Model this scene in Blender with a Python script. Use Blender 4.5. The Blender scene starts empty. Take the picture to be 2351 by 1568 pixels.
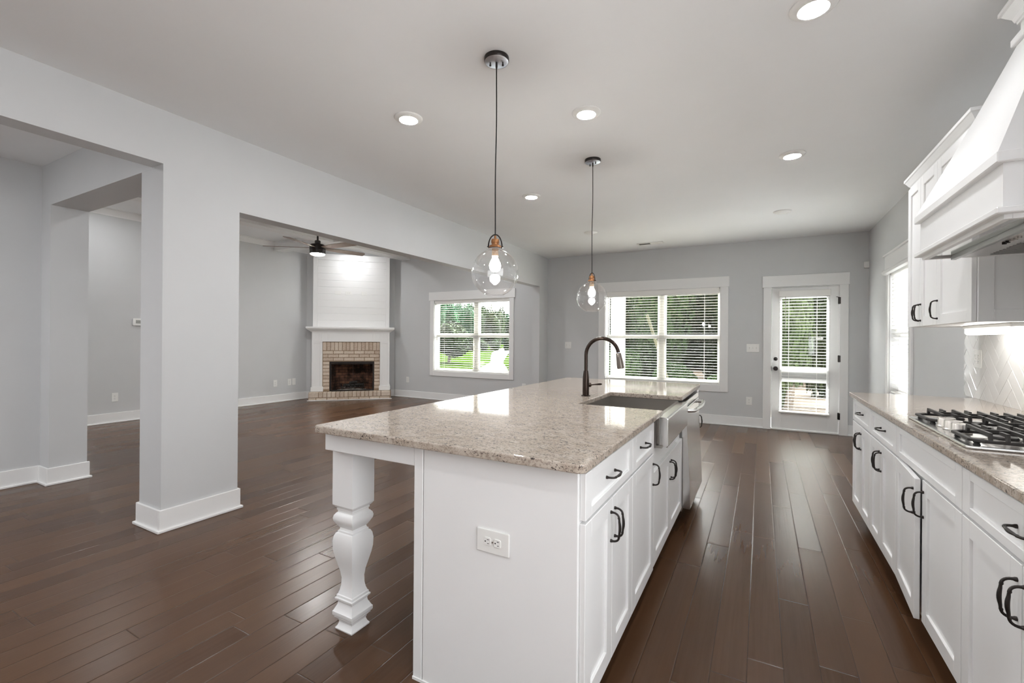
import bpy, bmesh, math, random
from mathutils import Vector, Matrix
PI = math.pi
S = bpy.context.scene
COL = S.collection

# ------------------------------------------------------------------ camera
cam_data = bpy.data.cameras.new('camera')
cam = bpy.data.objects.new('camera', cam_data)
COL.objects.link(cam)
YAW, PITCH, ROLL, CAM_H = 0.5024, 0.0002, 0.0076, 1.2725
cam_data.sensor_width = 36.0
cam_data.lens = 36.0 * 1040.75 / 2351.0
cam_data.shift_y = -5.83 / 2351.0
cam_data.clip_start = 0.05
cam_data.clip_end = 400
fw = Vector((-math.sin(YAW) * math.cos(PITCH), math.cos(YAW) * math.cos(PITCH), math.sin(PITCH)))
rt = Vector((math.cos(YAW), math.sin(YAW), 0))
up = rt.cross(fw)
r2 = rt * math.cos(ROLL) + up * math.sin(ROLL)
u2 = -rt * math.sin(ROLL) + up * math.cos(ROLL)
mw = Matrix.Identity(4)
for i in range(3):
    mw[i][0], mw[i][1], mw[i][2] = r2[i], u2[i], -fw[i]
mw[2][3] = CAM_H
cam.matrix_world = mw
S.camera = cam

# ------------------------------------------------------------------ colour management
S.view_settings.view_transform = 'Standard'
S.view_settings.look = 'None'
S.view_settings.gamma = 1
S.view_settings.use_curve_mapping = False
S.view_settings.exposure = 0.66
S.cycles.use_denoising = True
S.cycles.max_bounces = 10
S.cycles.diffuse_bounces = 6
S.cycles.glossy_bounces = 5
S.cycles.transparent_max_bounces = 24
S.cycles.sample_clamp_indirect = 6.0
S.cycles.caustics_reflective = False
S.cycles.caustics_refractive = False

# ------------------------------------------------------------------ world: bright overcast sky, brightest high over the trees and to the right
SKY_FRONT, SKY_BACK, SKY_HIGH, SKY_RIGHT = 2.6, 0.75, 62.0, 3.2
world = bpy.data.worlds.new('overcast_sky')
S.world = world
world.use_nodes = True
wt = world.node_tree
wt.nodes.clear()
def wn(t, **k):
    n = wt.nodes.new(t)
    for a, b in k.items(): setattr(n, a, b)
    return n
w_tc = wn('ShaderNodeTexCoord'); w_sep = wn('ShaderNodeSeparateXYZ')
wt.links.new(w_tc.outputs['Generated'], w_sep.inputs[0])
def w_range(sock, a, b, c, d):
    m = wn('ShaderNodeMapRange'); m.interpolation_type = 'SMOOTHSTEP'
    for i, v in enumerate((a, b, c, d)): m.inputs[1 + i].default_value = v
    wt.links.new(sock, m.inputs[0]); return m.outputs[0]
def w_mul(a, b):
    m = wn('ShaderNodeMath', operation='MULTIPLY'); wt.links.new(a, m.inputs[0]); wt.links.new(b, m.inputs[1]); return m.outputs[0]
w_y = w_sep.outputs['Y']
lobes = [w_range(w_y, -.15, .3, 0, SKY_FRONT), w_range(w_y, .15, -.3, 0, SKY_BACK),
         w_mul(w_range(w_sep.outputs['Z'], .15, .5, 0, SKY_HIGH), w_range(w_y, 0, .5, 0, 1)), w_range(w_sep.outputs['X'], .2, .9, 0, SKY_RIGHT)]
w_sum = lobes[0]
for l in lobes[1:]:
    m = wn('ShaderNodeMath', operation='ADD'); wt.links.new(w_sum, m.inputs[0]); wt.links.new(l, m.inputs[1]); w_sum = m.outputs[0]
w_bg = wn('ShaderNodeBackground'); w_bg.inputs['Color'].default_value = (0.97, 0.985, 1.0, 1)
wt.links.new(w_sum, w_bg.inputs['Strength'])
w_out = wn('ShaderNodeOutputWorld'); wt.links.new(w_bg.outputs[0], w_out.inputs[0])

LAMP_GLOW, LAMP_GLOW_FAR, LAMP_GLOW_LIVING, FILL_GLOW_REAR, FILL_GLOW_DINING = 160.0, 280.0, 190.0, 140.0, 620.0   # strength of the recessed lamp lenses; rear, dining and most living ones are added fill
BULB_GLOW = 190.0
FAN_GLOW = 240.0
BAR_GLOW = 8.0

# ------------------------------------------------------------------ materials
MATS = {}
class NT:
    def __init__(self, name):
        self.m = bpy.data.materials.new(name); self.m.use_nodes = True
        self.t = self.m.node_tree; self.t.nodes.clear()
        self.out = self.t.nodes.new('ShaderNodeOutputMaterial')
    def n(self, t, ins=None, **k):
        x = self.t.nodes.new(t)
        for a, b in k.items(): setattr(x, a, b)
        for a, b in (ins or {}).items(): self.put(x.inputs[a], b)
        return x
    def put(self, sock, v):
        if isinstance(v, bpy.types.NodeSocket): self.t.links.new(v, sock)
        elif isinstance(v, bpy.types.Node): self.t.links.new(v.outputs[0], sock)
        else:
            if sock.type == 'RGBA' and len(v) == 3: v = (*v, 1)
            sock.default_value = v
    def math(self, op, a, b=0.0, c=0.0):
        x = self.n('ShaderNodeMath', operation=op)
        self.put(x.inputs[0], a); self.put(x.inputs[1], b); self.put(x.inputs[2], c)
        return x.outputs[0]
    def mix(self, f, a, b):
        x = self.n('ShaderNodeMix', data_type='RGBA')
        self.put(x.inputs[0], f); self.put(x.inputs[6], a); self.put(x.inputs[7], b)
        return x.outputs[2]
    def rng(self, v, a, b, c, d):
        x = self.n('ShaderNodeMapRange', {0: v, 1: a, 2: b, 3: c, 4: d}); return x.outputs[0]
    def noise(self, vec, scale, detail=2.0, rough=.5, dist=0.0):
        x = self.n('ShaderNodeTexNoise', {'Scale': scale, 'Detail': detail, 'Roughness': rough, 'Distortion': dist})
        if vec is not None: self.put(x.inputs['Vector'], vec)
        return x.outputs[0]
    def coord(self): return self.n('ShaderNodeTexCoord').outputs['Object']
    def geo(self): return self.n('ShaderNodeNewGeometry')
    def bump(self, h, strength=.3, dist=.01):
        return self.n('ShaderNodeBump', {'Height': h, 'Strength': strength, 'Distance': dist}).outputs[0]
    def bsdf(self, color, rough=.5, metal=0.0, normal=None, spec=.5, **k):
        b = self.n('ShaderNodeBsdfPrincipled')
        self.put(b.inputs['Base Color'], color); self.put(b.inputs['Roughness'], rough); self.put(b.inputs['Metallic'], metal)
        self.put(b.inputs['Specular IOR Level'], spec)
        if normal is not None: self.put(b.inputs['Normal'], normal)
        for a, v in k.items(): self.put(b.inputs[a], v)
        return b
    def done(self, sh):
        self.put(self.out.inputs[0], sh); MATS[self.m.name] = self.m; return self.m

def paint(name, col, rough=.5, var=.015, scale=3.0, bump=.02, spec=.35):
    t = NT(name); pos = t.geo().outputs['Position']
    n = t.noise(pos, scale, 3)
    c = t.mix(n, tuple(max(0, x - var) for x in col), tuple(x + var for x in col))
    b = t.bump(t.noise(pos, 220.0, 2), bump, .002) if bump else None
    return t.done(t.bsdf(c, rough, 0, b, spec))

def metal(name, col, rough=.3, brushed=0.0, axis='Z', m=1.0):
    t = NT(name); pos = t.geo().outputs['Position']
    sc = {'X': (2, 160, 160), 'Y': (160, 2, 160), 'Z': (160, 160, 2)}[axis]
    n = t.noise(t.n('ShaderNodeMapping', {0: pos, 3: sc}).outputs[0], 1.0, 2)
    k = t.mix(n, tuple(x * .97 for x in col), tuple(min(1, x * 1.03) for x in col))      # faint brushing in the colour only
    return t.done(t.bsdf(k, rough, m))

def emit(name, col, strength):
    t = NT(name)
    e = t.n('ShaderNodeEmission', {'Color': col, 'Strength': strength})
    return t.done(e.outputs[0])

def glass(name, tint=(1, 1, 1), ior=1.45, gl=1.0, power=5.0):
    t = NT(name)
    lw = t.n('ShaderNodeLayerWeight', {'Blend': .5})
    f0 = ((ior - 1) / (ior + 1)) ** 2
    fr = t.n('ShaderNodeMapRange', {0: t.math('POWER', lw.outputs['Facing'], power), 1: 0.0, 2: 1.0, 3: f0, 4: 1.0})
    tr = t.n('ShaderNodeBsdfTransparent', {'Color': tint})
    g = t.n('ShaderNodeBsdfGlossy', {'Color': (gl, gl, gl), 'Roughness': .01})
    mx = t.n('ShaderNodeMixShader', {0: fr.outputs[0], 1: tr.outputs[0], 2: g.outputs[0]})
    return t.done(mx.outputs[0])

WALL = paint('wall_paint', (.575, .582, .587), .6)
CEIL = paint('ceiling_paint', (.85, .862, .872), .75)
TRIM = paint('trim_paint', (.80, .80, .795), .35, .008)
CAB = paint('cabinet_paint', (.825, .828, .828), .32, .008, 4.0, .012, .45)
PLASTIC = paint('white_plastic', (.80, .80, .78), .3, .004, 5, 0)
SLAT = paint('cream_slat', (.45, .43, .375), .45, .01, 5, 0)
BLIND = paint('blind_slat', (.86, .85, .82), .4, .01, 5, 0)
DARKGAP = paint('dark_slot', (.012, .012, .012), .7, .003, 5, 0)
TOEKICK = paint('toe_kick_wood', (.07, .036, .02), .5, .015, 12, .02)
BLACKMETAL = metal('black_bronze', (.035, .03, .028), .34, 0, 'Z', .7)
BRONZE = metal('oil_rubbed_bronze', (.050, .036, .030), .2, 0, 'Z', .9)
SPRAYHEAD = metal('brushed_bronze_grey', (.20, .175, .155), .32, .05, 'Z', .9)
COPPER = metal('aged_copper', (.36, .17, .075), .36, .0, 'Z', .85)
STEEL_Y = metal('stainless_steel', (.80, .80, .795), .24, 0, 'Y')
STEEL_DARK = metal('stainless_sink_steel', (.42, .40, .375), .33, .01, 'X')
CHROME = metal('pale_chrome', (.70, .745, .83), .38)
KNOBSTEEL = metal('knob_steel', (.60, .575, .545), .34)
IRON = paint('cast_iron', (.035, .032, .03), .5, .012, 60, .1)
PANE = glass('window_glass', (.98, .99, .985))
GLOBE = glass('clear_globe_glass', (.975, .975, .975), 1.75, 1.0, 3.2)
LENS = emit('lamp_lens_glow', (.985, .99, 1.0), LAMP_GLOW)
LENS_LIVING = emit('living_lamp_lens_glow', (.985, .99, 1.0), LAMP_GLOW_LIVING)
LENS_FAR = emit('far_lamp_lens_glow', (.985, .99, 1.0), LAMP_GLOW_FAR)
LENS_DINING_FILL = emit('dining_fill_lens_glow', (.985, .99, 1.0), FILL_GLOW_DINING)
LENS_REAR_FILL = emit('rear_fill_lens_glow', (.985, .99, 1.0), FILL_GLOW_REAR)
LENS_OFF = paint('lamp_lens_frosted', (.82, .82, .81), .5, .005, 5, 0)
BULB = emit('bulb_glow', (1.0, .975, .93), BULB_GLOW)
FANLENS = emit('fan_lens_glow', (1.0, .97, .95), FAN_GLOW)
BARGLOW = emit('bar_light_glow', (1.0, .97, .92), BAR_GLOW)
BLADE = paint('fan_blade_walnut', (.28, .225, .19), .5, .03, 14, 0)
SOOT = paint('sooty_firebrick', (.085, .055, .042), .85, .05, 5.0, .3)
CHAR = paint('charred_wood', (.03, .028, .026), .9, .025, 25, .5)
ASH = paint('pale_ash', (.22, .20, .18), .95, .12, 30, .5)
MORTAR = paint('mortar_tan', (.30, .22, .15), .9, .04, 20, .2)
CONCRETE = paint('pale_concrete', (.55, .55, .555), .85, .05, 1.2, .2)
SIDING = paint('white_siding', (.8, .8, .8), .6, .02)
SHINGLE = paint('grey_shingle', (.3, .3, .3), .8, .06, 6)
BARK = paint('tree_bark', (.11, .085, .06), .9, .04, 9, .4)
POSTWHITE = paint('porch_post_paint', (.30, .28, .25), .5, .02)
TANWOOD = paint('weathered_pole', (.045, .042, .018), .8, .01, 12)
SOIL = paint('leaf_litter', (.09, .065, .04), .95, .03, 4, .4)

def foliage_mat(name, a, b, c):
    t = NT(name); g = t.geo()
    n = t.noise(g.outputs['Position'], .9, 3)
    k = t.mix(g.outputs['Random Per Island'], a, b)
    k = t.mix(t.rng(n, .35, .7, 0, .8), k, c)
    return t.done(t.bsdf(k, .6, 0, None, .06))
LEAF_DARK = foliage_mat('leaves_dark', (.008, .017, .004), (.017, .034, .010), (.031, .053, .016))
LEAF_PINE = foliage_mat('leaves_pine', (.010, .040, .020), (.022, .075, .034), (.042, .11, .045))
LEAF_LIGHT = foliage_mat('leaves_light', (.016, .026, .008), (.036, .051, .018), (.075, .095, .04))

def brick_mat():
    t = NT('fireplace_brick'); g = t.geo()
    n = t.noise(g.outputs['Position'], 38.0, 4, .65)
    k = t.mix(g.outputs['Random Per Island'], (.46, .36, .28), (.62, .53, .44))
    k = t.mix(t.rng(n, .45, .75, 0, .55), k, (.74, .67, .60))
    k = t.mix(t.rng(t.noise(g.outputs['Position'], 90.0, 2), .64, .7, 0, .5), k, (.20, .13, .09))
    return t.done(t.bsdf(k, .85, 0, t.bump(n, .5, .006), .2))
BRICK = brick_mat()

def granite():
    t = NT('granite_speckled'); pos = t.geo().outputs['Position']
    mp = t.n('ShaderNodeMapping', {0: pos, 3: (.75, 1.1, 1.0)}).outputs[0]
    n1 = t.noise(mp, 24.0, 5, .6, .6)
    n2 = t.noise(mp, 115.0, 3, .6, .8)
    n3 = t.noise(mp, 150.0, 2, .5, 1.0)
    v = t.n('ShaderNodeTexVoronoi', {'Vector': mp, 'Scale': 95.0, 'Randomness': 1.0}, feature='F1')
    k = t.mix(t.rng(n1, .35, .65, 0, 1), (.40, .335, .275), (.50, .44, .38))
    k = t.mix(t.rng(n2, .52, .62, 0, .75), k, (.235, .19, .16))
    k = t.mix(t.rng(v.outputs['Distance'], .22, .10, 0, .5), k, (.60, .55, .48))
    dark = t.math('MULTIPLY', t.rng(n3, .56, .63, 0, 1), t.rng(t.noise(mp, 30.0, 3), .42, .58, .12, 1))
    k = t.mix(dark, k, (.045, .036, .034))
    return t.done(t.bsdf(k, .06, 0, None, .55))
GRANITE = granite()

PLANK_W, PLANK_L = .1245, 1.15
def floor_mat():
    t = NT('dark_walnut_planks'); pos = t.geo().outputs['Position']
    sp = t.n('ShaderNodeSeparateXYZ', {0: pos})
    x = t.math('DIVIDE', t.math('ADD', sp.outputs[0], 20.0 * PLANK_W - .458), PLANK_W)
    row = t.math('FLOOR', x); fx = t.math('FRACT', x)
    r1 = t.n('ShaderNodeTexWhiteNoise', {'W': row}, noise_dimensions='1D').outputs[0]
    ll = t.math('ADD', PLANK_L, t.math('MULTIPLY', r1, .35))
    y = t.math('DIVIDE', t.math('ADD', sp.outputs[1], t.math('MULTIPLY', r1, 7.3)), ll)
    cell = t.math('FLOOR', y); fy = t.math('FRACT', y)
    cv = t.n('ShaderNodeCombineXYZ', {0: row, 1: cell, 2: 0.0})
    wn2 = t.n('ShaderNodeTexWhiteNoise', {'Vector': cv.outputs[0]}, noise_dimensions='3D')
    r2_ = wn2.outputs[0]
    off = t.n('ShaderNodeVectorMath', {0: pos}, operation='MULTIPLY_ADD')
    t.put(off.inputs[1], (1, 1, 1)); sc = t.n('ShaderNodeVectorMath', {0: wn2.outputs[1]}, operation='SCALE'); sc.inputs[3].default_value = 9.0
    t.put(off.inputs[2], sc.outputs[0])
    g1 = t.noise(t.n('ShaderNodeMapping', {0: off.outputs[0], 3: (70, 2.2, 1)}).outputs[0], 1.0, 3, .5, .3)
    g2 = t.noise(t.n('ShaderNodeMapping', {0: off.outputs[0], 3: (9, 1.0, 1)}).outputs[0], 1.0, 4, .6, .7)
    k = t.mix(r2_, (.060, .0275, .0130), (.094, .046, .0215))
    k = t.mix(t.rng(g1, .3, .7, 0, .30), k, (.105, .057, .031))
    k = t.mix(t.rng(g2, .4, .7, 0, .22), k, (.035, .018, .010))
    ex = t.math('MULTIPLY', t.math('MINIMUM', fx, t.math('SUBTRACT', 1.0, fx)), PLANK_W)
    ey = t.math('MULTIPLY', t.math('MINIMUM', fy, t.math('SUBTRACT', 1.0, fy)), ll)
    e = t.math('MINIMUM', ex, ey)
    gap = t.rng(e, .0006, .0017, 1, 0)
    k = t.mix(gap, k, (.035, .021, .014))
    rid = t.noise(t.n('ShaderNodeMapping', {0: off.outputs[0], 3: (75, 1.6, 1)}).outputs[0], 1.0, 3, .5, .4)
    h = t.math('ADD', t.math('MULTIPLY', t.rng(e, 0.0, .0038, 0, 1), .85), t.math('ADD', t.math('MULTIPLY', rid, .30), t.math('MULTIPLY', r2_, .12)))
    bmp = t.bump(h, .22, .004)
    ro = t.rng(r2_, 0, 1, .24, .31)
    return t.done(t.bsdf(k, ro, 0, bmp, .27))
FLOOR = floor_mat()

def lawn_mat():
    t = NT('lawn_grass'); pos = t.geo().outputs['Position']
    n = t.noise(pos, .25, 4, .6); n2 = t.noise(pos, 6.0, 3)
    k = t.mix(t.rng(n, .35, .65, 0, 1), (.009, .020, .0016), (.015, .028, .003))
    k = t.mix(t.rng(n2, .4, .7, 0, .4), k, (.014, .021, .003))
    return t.done(t.bsdf(k, .95, 0, None, 0.0))
LAWN = lawn_mat()

def tile_mat():
    t = NT('glossy_white_tile'); g = t.geo()
    k = t.mix(g.outputs['Random Per Island'], (.70, .70, .69), (.76, .76, .75))
    b = t.bump(t.noise(g.outputs['Position'], 18.0, 2), .05, .004)
    return t.done(t.bsdf(k, .08, 0, b, .5))
TILE = tile_mat()
GROUT = paint('white_grout', (.80, .80, .79), .8, .01, 20, 0)

# ------------------------------------------------------------------ mesh helpers
class B:
    """collects shapes in world coordinates, then links them as ONE mesh object"""
    def __init__(self): self.bm = bmesh.new()
    def box(self, x0, x1, y0, y1, z0, z1, bev=0.0, seg=1):
        x0, x1 = min(x0, x1), max(x0, x1); y0, y1 = min(y0, y1), max(y0, y1); z0, z1 = min(z0, z1), max(z0, z1)
        b2 = bmesh.new()
        vs = [b2.verts.new(p) for p in ((x0,y0,z0),(x1,y0,z0),(x1,y1,z0),(x0,y1,z0),(x0,y0,z1),(x1,y0,z1),(x1,y1,z1),(x0,y1,z1))]
        for f in ((0,3,2,1),(4,5,6,7),(0,1,5,4),(1,2,6,5),(2,3,7,6),(3,0,4,7)): b2.faces.new([vs[i] for i in f])
        if bev > 0:
            bmesh.ops.bevel(b2, geom=b2.edges[:], offset=min(bev, .45 * min(x1-x0, y1-y0, z1-z0)), segments=seg, affect='EDGES', profile=.5)
        self.add(b2); return self
    def add(self, b2, M=None):
        if M is not None: bmesh.ops.transform(b2, matrix=M, verts=b2.verts[:])
        me = bpy.data.meshes.new('tmp'); b2.to_mesh(me); b2.free()
        self.bm.from_mesh(me); bpy.data.meshes.remove(me)
    def prism(self, poly, a, b, axis='Z', bev=0.0, seg=2, M=None):
        """poly: 2D points; extruded from a to b along axis (other two axes in cyclic order)"""
        b2 = bmesh.new()
        def P(p, w): return {'Z': (p[0], p[1], w), 'Y': (p[0], w, p[1]), 'X': (w, p[0], p[1])}[axis]
        v0 = [b2.verts.new(P(p, a)) for p in poly]; v1 = [b2.verts.new(P(p, b)) for p in poly]
        n = len(poly)
        caps = [b2.faces.new(v0), b2.faces.new(v1[::-1])]
        for i in range(n): b2.faces.new((v0[i], v1[i], v1[(i+1) % n], v0[(i+1) % n]))
        bmesh.ops.recalc_face_normals(b2, faces=b2.faces[:])
        if bev > 0:
            es = list({e for f in caps for e in f.edges})
            bmesh.ops.bevel(b2, geom=es, offset=bev, segments=seg, affect='EDGES', profile=.5)
        self.add(b2, M); return self
    def lathe(self, prof, c=(0, 0, 0), seg=32, M=None, caps=True):
        """prof: list of (r, z) ; revolved about Z through c"""
        b2 = bmesh.new(); rings = []
        for r, z in prof:
            if r < 1e-6: rings.append([b2.verts.new((c[0], c[1], c[2] + z))])
            else: rings.append([b2.verts.new((c[0] + r*math.cos(2*PI*i/seg), c[1] + r*math.sin(2*PI*i/seg), c[2] + z)) for i in range(seg)])
        for a, b in zip(rings, rings[1:]):
            for i in range(seg):
                j = (i + 1) % seg
                if len(a) == 1 and len(b) == 1: continue
                if len(a) == 1: b2.faces.new((a[0], b[j], b[i]))
                elif len(b) == 1: b2.faces.new((a[i], a[j], b[0]))
                else: b2.faces.new((a[i], a[j], b[j], b[i]))
        if caps:
            for ring in (rings[0], rings[-1]):
                if len(ring) > 1: b2.faces.new(ring)
        bmesh.ops.recalc_face_normals(b2, faces=b2.faces[:])
        self.add(b2, M); return self
    def cyl(self, p0, p1, r0, r1=None, seg=20):
        p0, p1 = Vector(p0), Vector(p1); r1 = r0 if r1 is None else r1
        d = p1 - p0; q = d.to_track_quat('Z', 'Y').to_matrix().to_4x4()
        self.lathe([(r0, 0), (r1, d.length)], (0, 0, 0), seg, Matrix.Translation(p0) @ q); return self
    def tube(self, pts, rad, seg=10, closed=False):
        pts = [Vector(p) for p in pts]; n = len(pts)
        rad = rad if isinstance(rad, (list, tuple)) else [rad] * n
        b2 = bmesh.new(); rings = []
        t0 = (pts[1] - pts[0]).normalized(); u = t0.orthogonal().normalized()
        for i, p in enumerate(pts):
            t = (pts[min(i+1, n-1)] - pts[max(i-1, 0)]).normalized()
            u = (u - t * u.dot(t)).normalized(); v = t.cross(u)
            rings.append([b2.verts.new(p + (u*math.cos(2*PI*k/seg) + v*math.sin(2*PI*k/seg)) * rad[i]) for k in range(seg)])
        for a, b in zip(rings, rings[1:]):
            for k in range(seg): b2.faces.new((a[k], a[(k+1) % seg], b[(k+1) % seg], b[k]))
        b2.faces.new(rings[0][::-1]); b2.faces.new(rings[-1])
        bmesh.ops.recalc_face_normals(b2, faces=b2.faces[:])
        self.add(b2); return self
    def ball(self, c, r, sub=3, sx=1, sy=1, sz=1):
        b2 = bmesh.new(); bmesh.ops.create_icosphere(b2, subdivisions=sub, radius=r)
        self.add(b2, Matrix.Translation(c) @ Matrix.Diagonal((sx, sy, sz, 1))); return self
    def loft(self, loops, caps=True):
        """loops of equal length 3D points joined in order"""
        b2 = bmesh.new(); L = [[b2.verts.new(p) for p in lp] for lp in loops]; n = len(loops[0])
        for a, b in zip(L, L[1:]):
            for i in range(n): b2.faces.new((a[i], a[(i+1) % n], b[(i+1) % n], b[i]))
        if caps: b2.faces.new(L[0][::-1]); b2.faces.new(L[-1])
        bmesh.ops.recalc_face_normals(b2, faces=b2.faces[:])
        self.add(b2); return self
    def xf(self, M): bmesh.ops.transform(self.bm, matrix=M, verts=self.bm.verts[:]); return self
    def build(self, name, mat, parent=None, smooth=False, loc=None, angle=35):
        o_loc = Vector(loc) if loc is not None else Vector((0, 0, 0))
        base = wloc(parent) if parent else Vector((0, 0, 0))
        if loc is None and parent is not None: o_loc = base
        bmesh.ops.translate(self.bm, verts=self.bm.verts[:], vec=-o_loc)
        me = bpy.data.meshes.new(name); self.bm.to_mesh(me); self.bm.free()
        mats = mat if isinstance(mat, (list, tuple)) else [mat]
        for m in mats: me.materials.append(m)
        if smooth:
            for p in me.polygons: p.use_smooth = True
            try: me.set_sharp_from_angle(angle=math.radians(angle))
            except Exception: pass
        o = bpy.data.objects.new(name, me); COL.objects.link(o)
        if parent: o.parent = parent
        o.location = o_loc - base
        return o

def wloc(o):
    v = Vector((0, 0, 0))
    while o is not None: v += o.location; o = o.parent
    return v

def tag(o, label=None, cat=None, group=None, kind=None):
    if label: o['label'] = label
    if cat: o['category'] = cat
    if group: o['group'] = group
    if kind: o['kind'] = kind
    return o
def thing(name, label, cat, loc=(0, 0, 0), group=None):
    o = bpy.data.objects.new(name, None); COL.objects.link(o); o.location = loc
    o.empty_display_size = .05
    return tag(o, label, cat, group)
def struct(b, name, mat, parent=None, smooth=False, label=None, cat=None):
    o = b.build(name, mat, parent, smooth)
    if parent is None:
        o['kind'] = 'structure'
        if label: tag(o, label, cat)
    return o
def sroot(name, loc, label=None, cat=None):
    o = bpy.data.objects.new(name, None); COL.objects.link(o); o.location = loc; o.empty_display_size = .05
    o['kind'] = 'structure'
    if label: tag(o, label, cat)
    return o
def inst(o, parent=None, loc=None, rotz=None):
    c = o.copy(); COL.objects.link(c); c.parent = parent
    if loc is not None: c.location = loc
    if rotz is not None: c.rotation_euler = (0, 0, rotz)
    return c
def copy_thing(root, loc, label):
    r = root.copy(); COL.objects.link(r); r.location = loc; r['label'] = label
    for ch in list(root.children):
        c = ch.copy(); COL.objects.link(c); c.parent = r
        for g in list(ch.children):
            d = g.copy(); COL.objects.link(d); d.parent = c
    return r
def rrect(x0, x1, y0, y1, r, n=5, corners=(1, 1, 1, 1)):
    """rounded rectangle, CCW from lower-left"""
    out = []
    for (cx, cy, a), k in zip(((x0, y0, 180), (x1, y0, 270), (x1, y1, 0), (x0, y1, 90)), corners):
        rr = r * k
        if rr < 1e-5: out.append((cx, cy)); continue
        ox = cx + (rr if cx == x0 else -rr); oy = cy + (rr if cy == y0 else -rr)
        for i in range(n + 1):
            t = math.radians(a + 90 * i / n); out.append((ox + rr * math.cos(t), oy + rr * math.sin(t)))
    return out

# ================================================================== THE SETTING
XL, XLB, XR, YF, YL, CZ, LZ = -3.41, -3.555, 1.25, 7.55, 7.50, 2.743, 3.12
COLX, COLY0, COLY1 = -3.70, 1.486, 1.978
H1, H2 = 2.395, 2.20
YBK = -2.6
XB = -8.33
WT = .15

b = B(); b.box(-10.2, XR + WT, YBK, YF + WT, -.12, 0); struct(b, 'floor', FLOOR)
b = B(); b.box(XLB, XR + WT, YBK, YF + WT, CZ, CZ + .12); struct(b, 'ceiling', CEIL)
b = B(); b.box(-5.65, XLB, YBK, 1.485, CZ, CZ + .12); struct(b, 'ceiling', CEIL)
b = B(); b.box(XB - WT, XLB, 1.485, YF + .1, LZ, LZ + .12); struct(b, 'ceiling', CEIL)
b = B(); b.box(-10.2, XB - WT, .4, 4.2, CZ, CZ + .12); struct(b, 'ceiling', CEIL)

# coffer beams of the living room ceiling, each with a small cove at its top edge
for x in (-6.75, -5.15):
    b = B(); b.box(x - .11, x + .11, 1.735, YL, 2.96, LZ); b.box(x - .15, x + .15, 1.735, YL, 3.06, LZ, .012); struct(b, 'trim_1', TRIM)
for y in (3.63, 5.61):
    b = B(); b.box(XB, XLB, y - .11, y + .11, 2.962, LZ); b.box(XB, XLB, y - .15, y + .15, 3.062, LZ, .012); struct(b, 'trim_2', TRIM)
def crown_run(p0, p1, nrm, ztop, h=.10, d=.08):
    """crown moulding along p0-p1 (2D), projecting along nrm"""
    prof = [(0, 0), (.012, 0), (.016, .014), (d*.45, h*.40), (d*.72, h*.72), (d*.80, h*.86), (d, h*.9), (d, h), (0, h)]
    loops = []
    for p in (p0, p1):
        loops.append([(p[0] + nrm[0]*a, p[1] + nrm[1]*a, ztop - h + z) for a, z in prof])
    return loops
b = B(); b.loft(crown_run((XB, 1.735), (XB, 6.24), (1, 0), LZ)); struct(b, 'trim_3', TRIM)
b = B(); b.loft(crown_run((-7.07, YL), (XLB, YL), (0, -1), LZ)); struct(b, 'trim_4', TRIM)
q = math.sqrt(.5)
b = B(); b.loft(crown_run((XB, 6.24), (-7.07, YL), (q, -q), LZ)); struct(b, 'trim_5', TRIM)

# kitchen left wall: headers, the square column and the far return
b = B()
b.box(XLB, XL, YBK, COLY0, H1, CZ + .1)
b.box(COLX, XL, COLY0, COLY1, 0, LZ)
b.box(XLB, XL, COLY1, 7.2, H2, LZ)
b.box(XLB, XL, 7.2, YF + .1, 0, LZ)
struct(b, 'wall_left', WALL)

def wall_holes(axis, at, thick, u0, u1, z0, z1, holes):
    """wall on plane axis=at (thickness away from the room), with rectangular holes (u0,u1,z0,z1)"""
    b = B()
    def bx(a, c, e, f):
        if c - a < 1e-4 or f - e < 1e-4: return
        if axis == 'Y': b.box(a, c, at, at + thick, e, f)
        else: b.box(at, at + thick, a, c, e, f)
    cur = u0
    for h in sorted(holes):
        bx(cur, h[0], z0, z1); bx(h[0], h[1], z0, h[2]); bx(h[0], h[1], h[3], z1); cur = h[1]
    bx(cur, u1, z0, z1)
    return b
KW = (-2.34, -.54, .60, 2.09)       # kitchen window opening
KD = (.125, .937, 0.0, 2.045)       # door opening
LW = (-5.98, -4.17, .595, 2.06)     # living window opening
RW = (5.61, 6.43, .70, 2.06)        # right window opening (Y range)
struct(wall_holes('Y', YF, WT, XLB, XR + WT, 0, CZ + .05, [KW, KD]), 'wall_far', WALL)
struct(wall_holes('Y', YL, WT + .05, XB - WT, XLB, 0, LZ + .05, [LW]), 'wall_far_living', WALL)
struct(wall_holes('X', XR, WT, YBK, YF, 0, CZ + .05, [RW, (-1.05, 1.12, .62, 2.35)]), 'wall_right', WALL)  # second hole is an added opening out of view, letting sky light in
b = B(); b.box(XB - WT, XB, 2.672, YL, 0, LZ); b.box(XB - WT, XB, 1.6, 2.672, 2.08, LZ); struct(b, 'wall_back_living', WALL)
b = B(); b.prism([(XB, 6.24), (-7.07, YL), (XB, YL)], 0, LZ); struct(b, 'wall_diagonal', WALL)
b = B(); b.box(XB - WT, -5.30, 1.485, 1.735, 0, LZ); b.box(-5.30, XLB, 1.485, 1.735, 2.385, LZ); struct(b, 'wall_dining_header', WALL)
b = B(); b.box(-5.65, -5.50, YBK, 1.485, 0, CZ + .05); struct(b, 'wall_dining_left', WALL)
b = B(); b.box(-5.65, XLB, YBK - WT, YBK, 0, CZ + .05); struct(b, 'wall_dining_back', WALL)
b = B(); b.box(XLB, XR + WT, YBK - WT, YBK, 0, CZ + .05); struct(b, 'wall_rear', WALL)
b = B(); b.box(-10.2, -10.05, .4, 4.2, 0, CZ + .05); struct(b, 'wall_hall', WALL)

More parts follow.
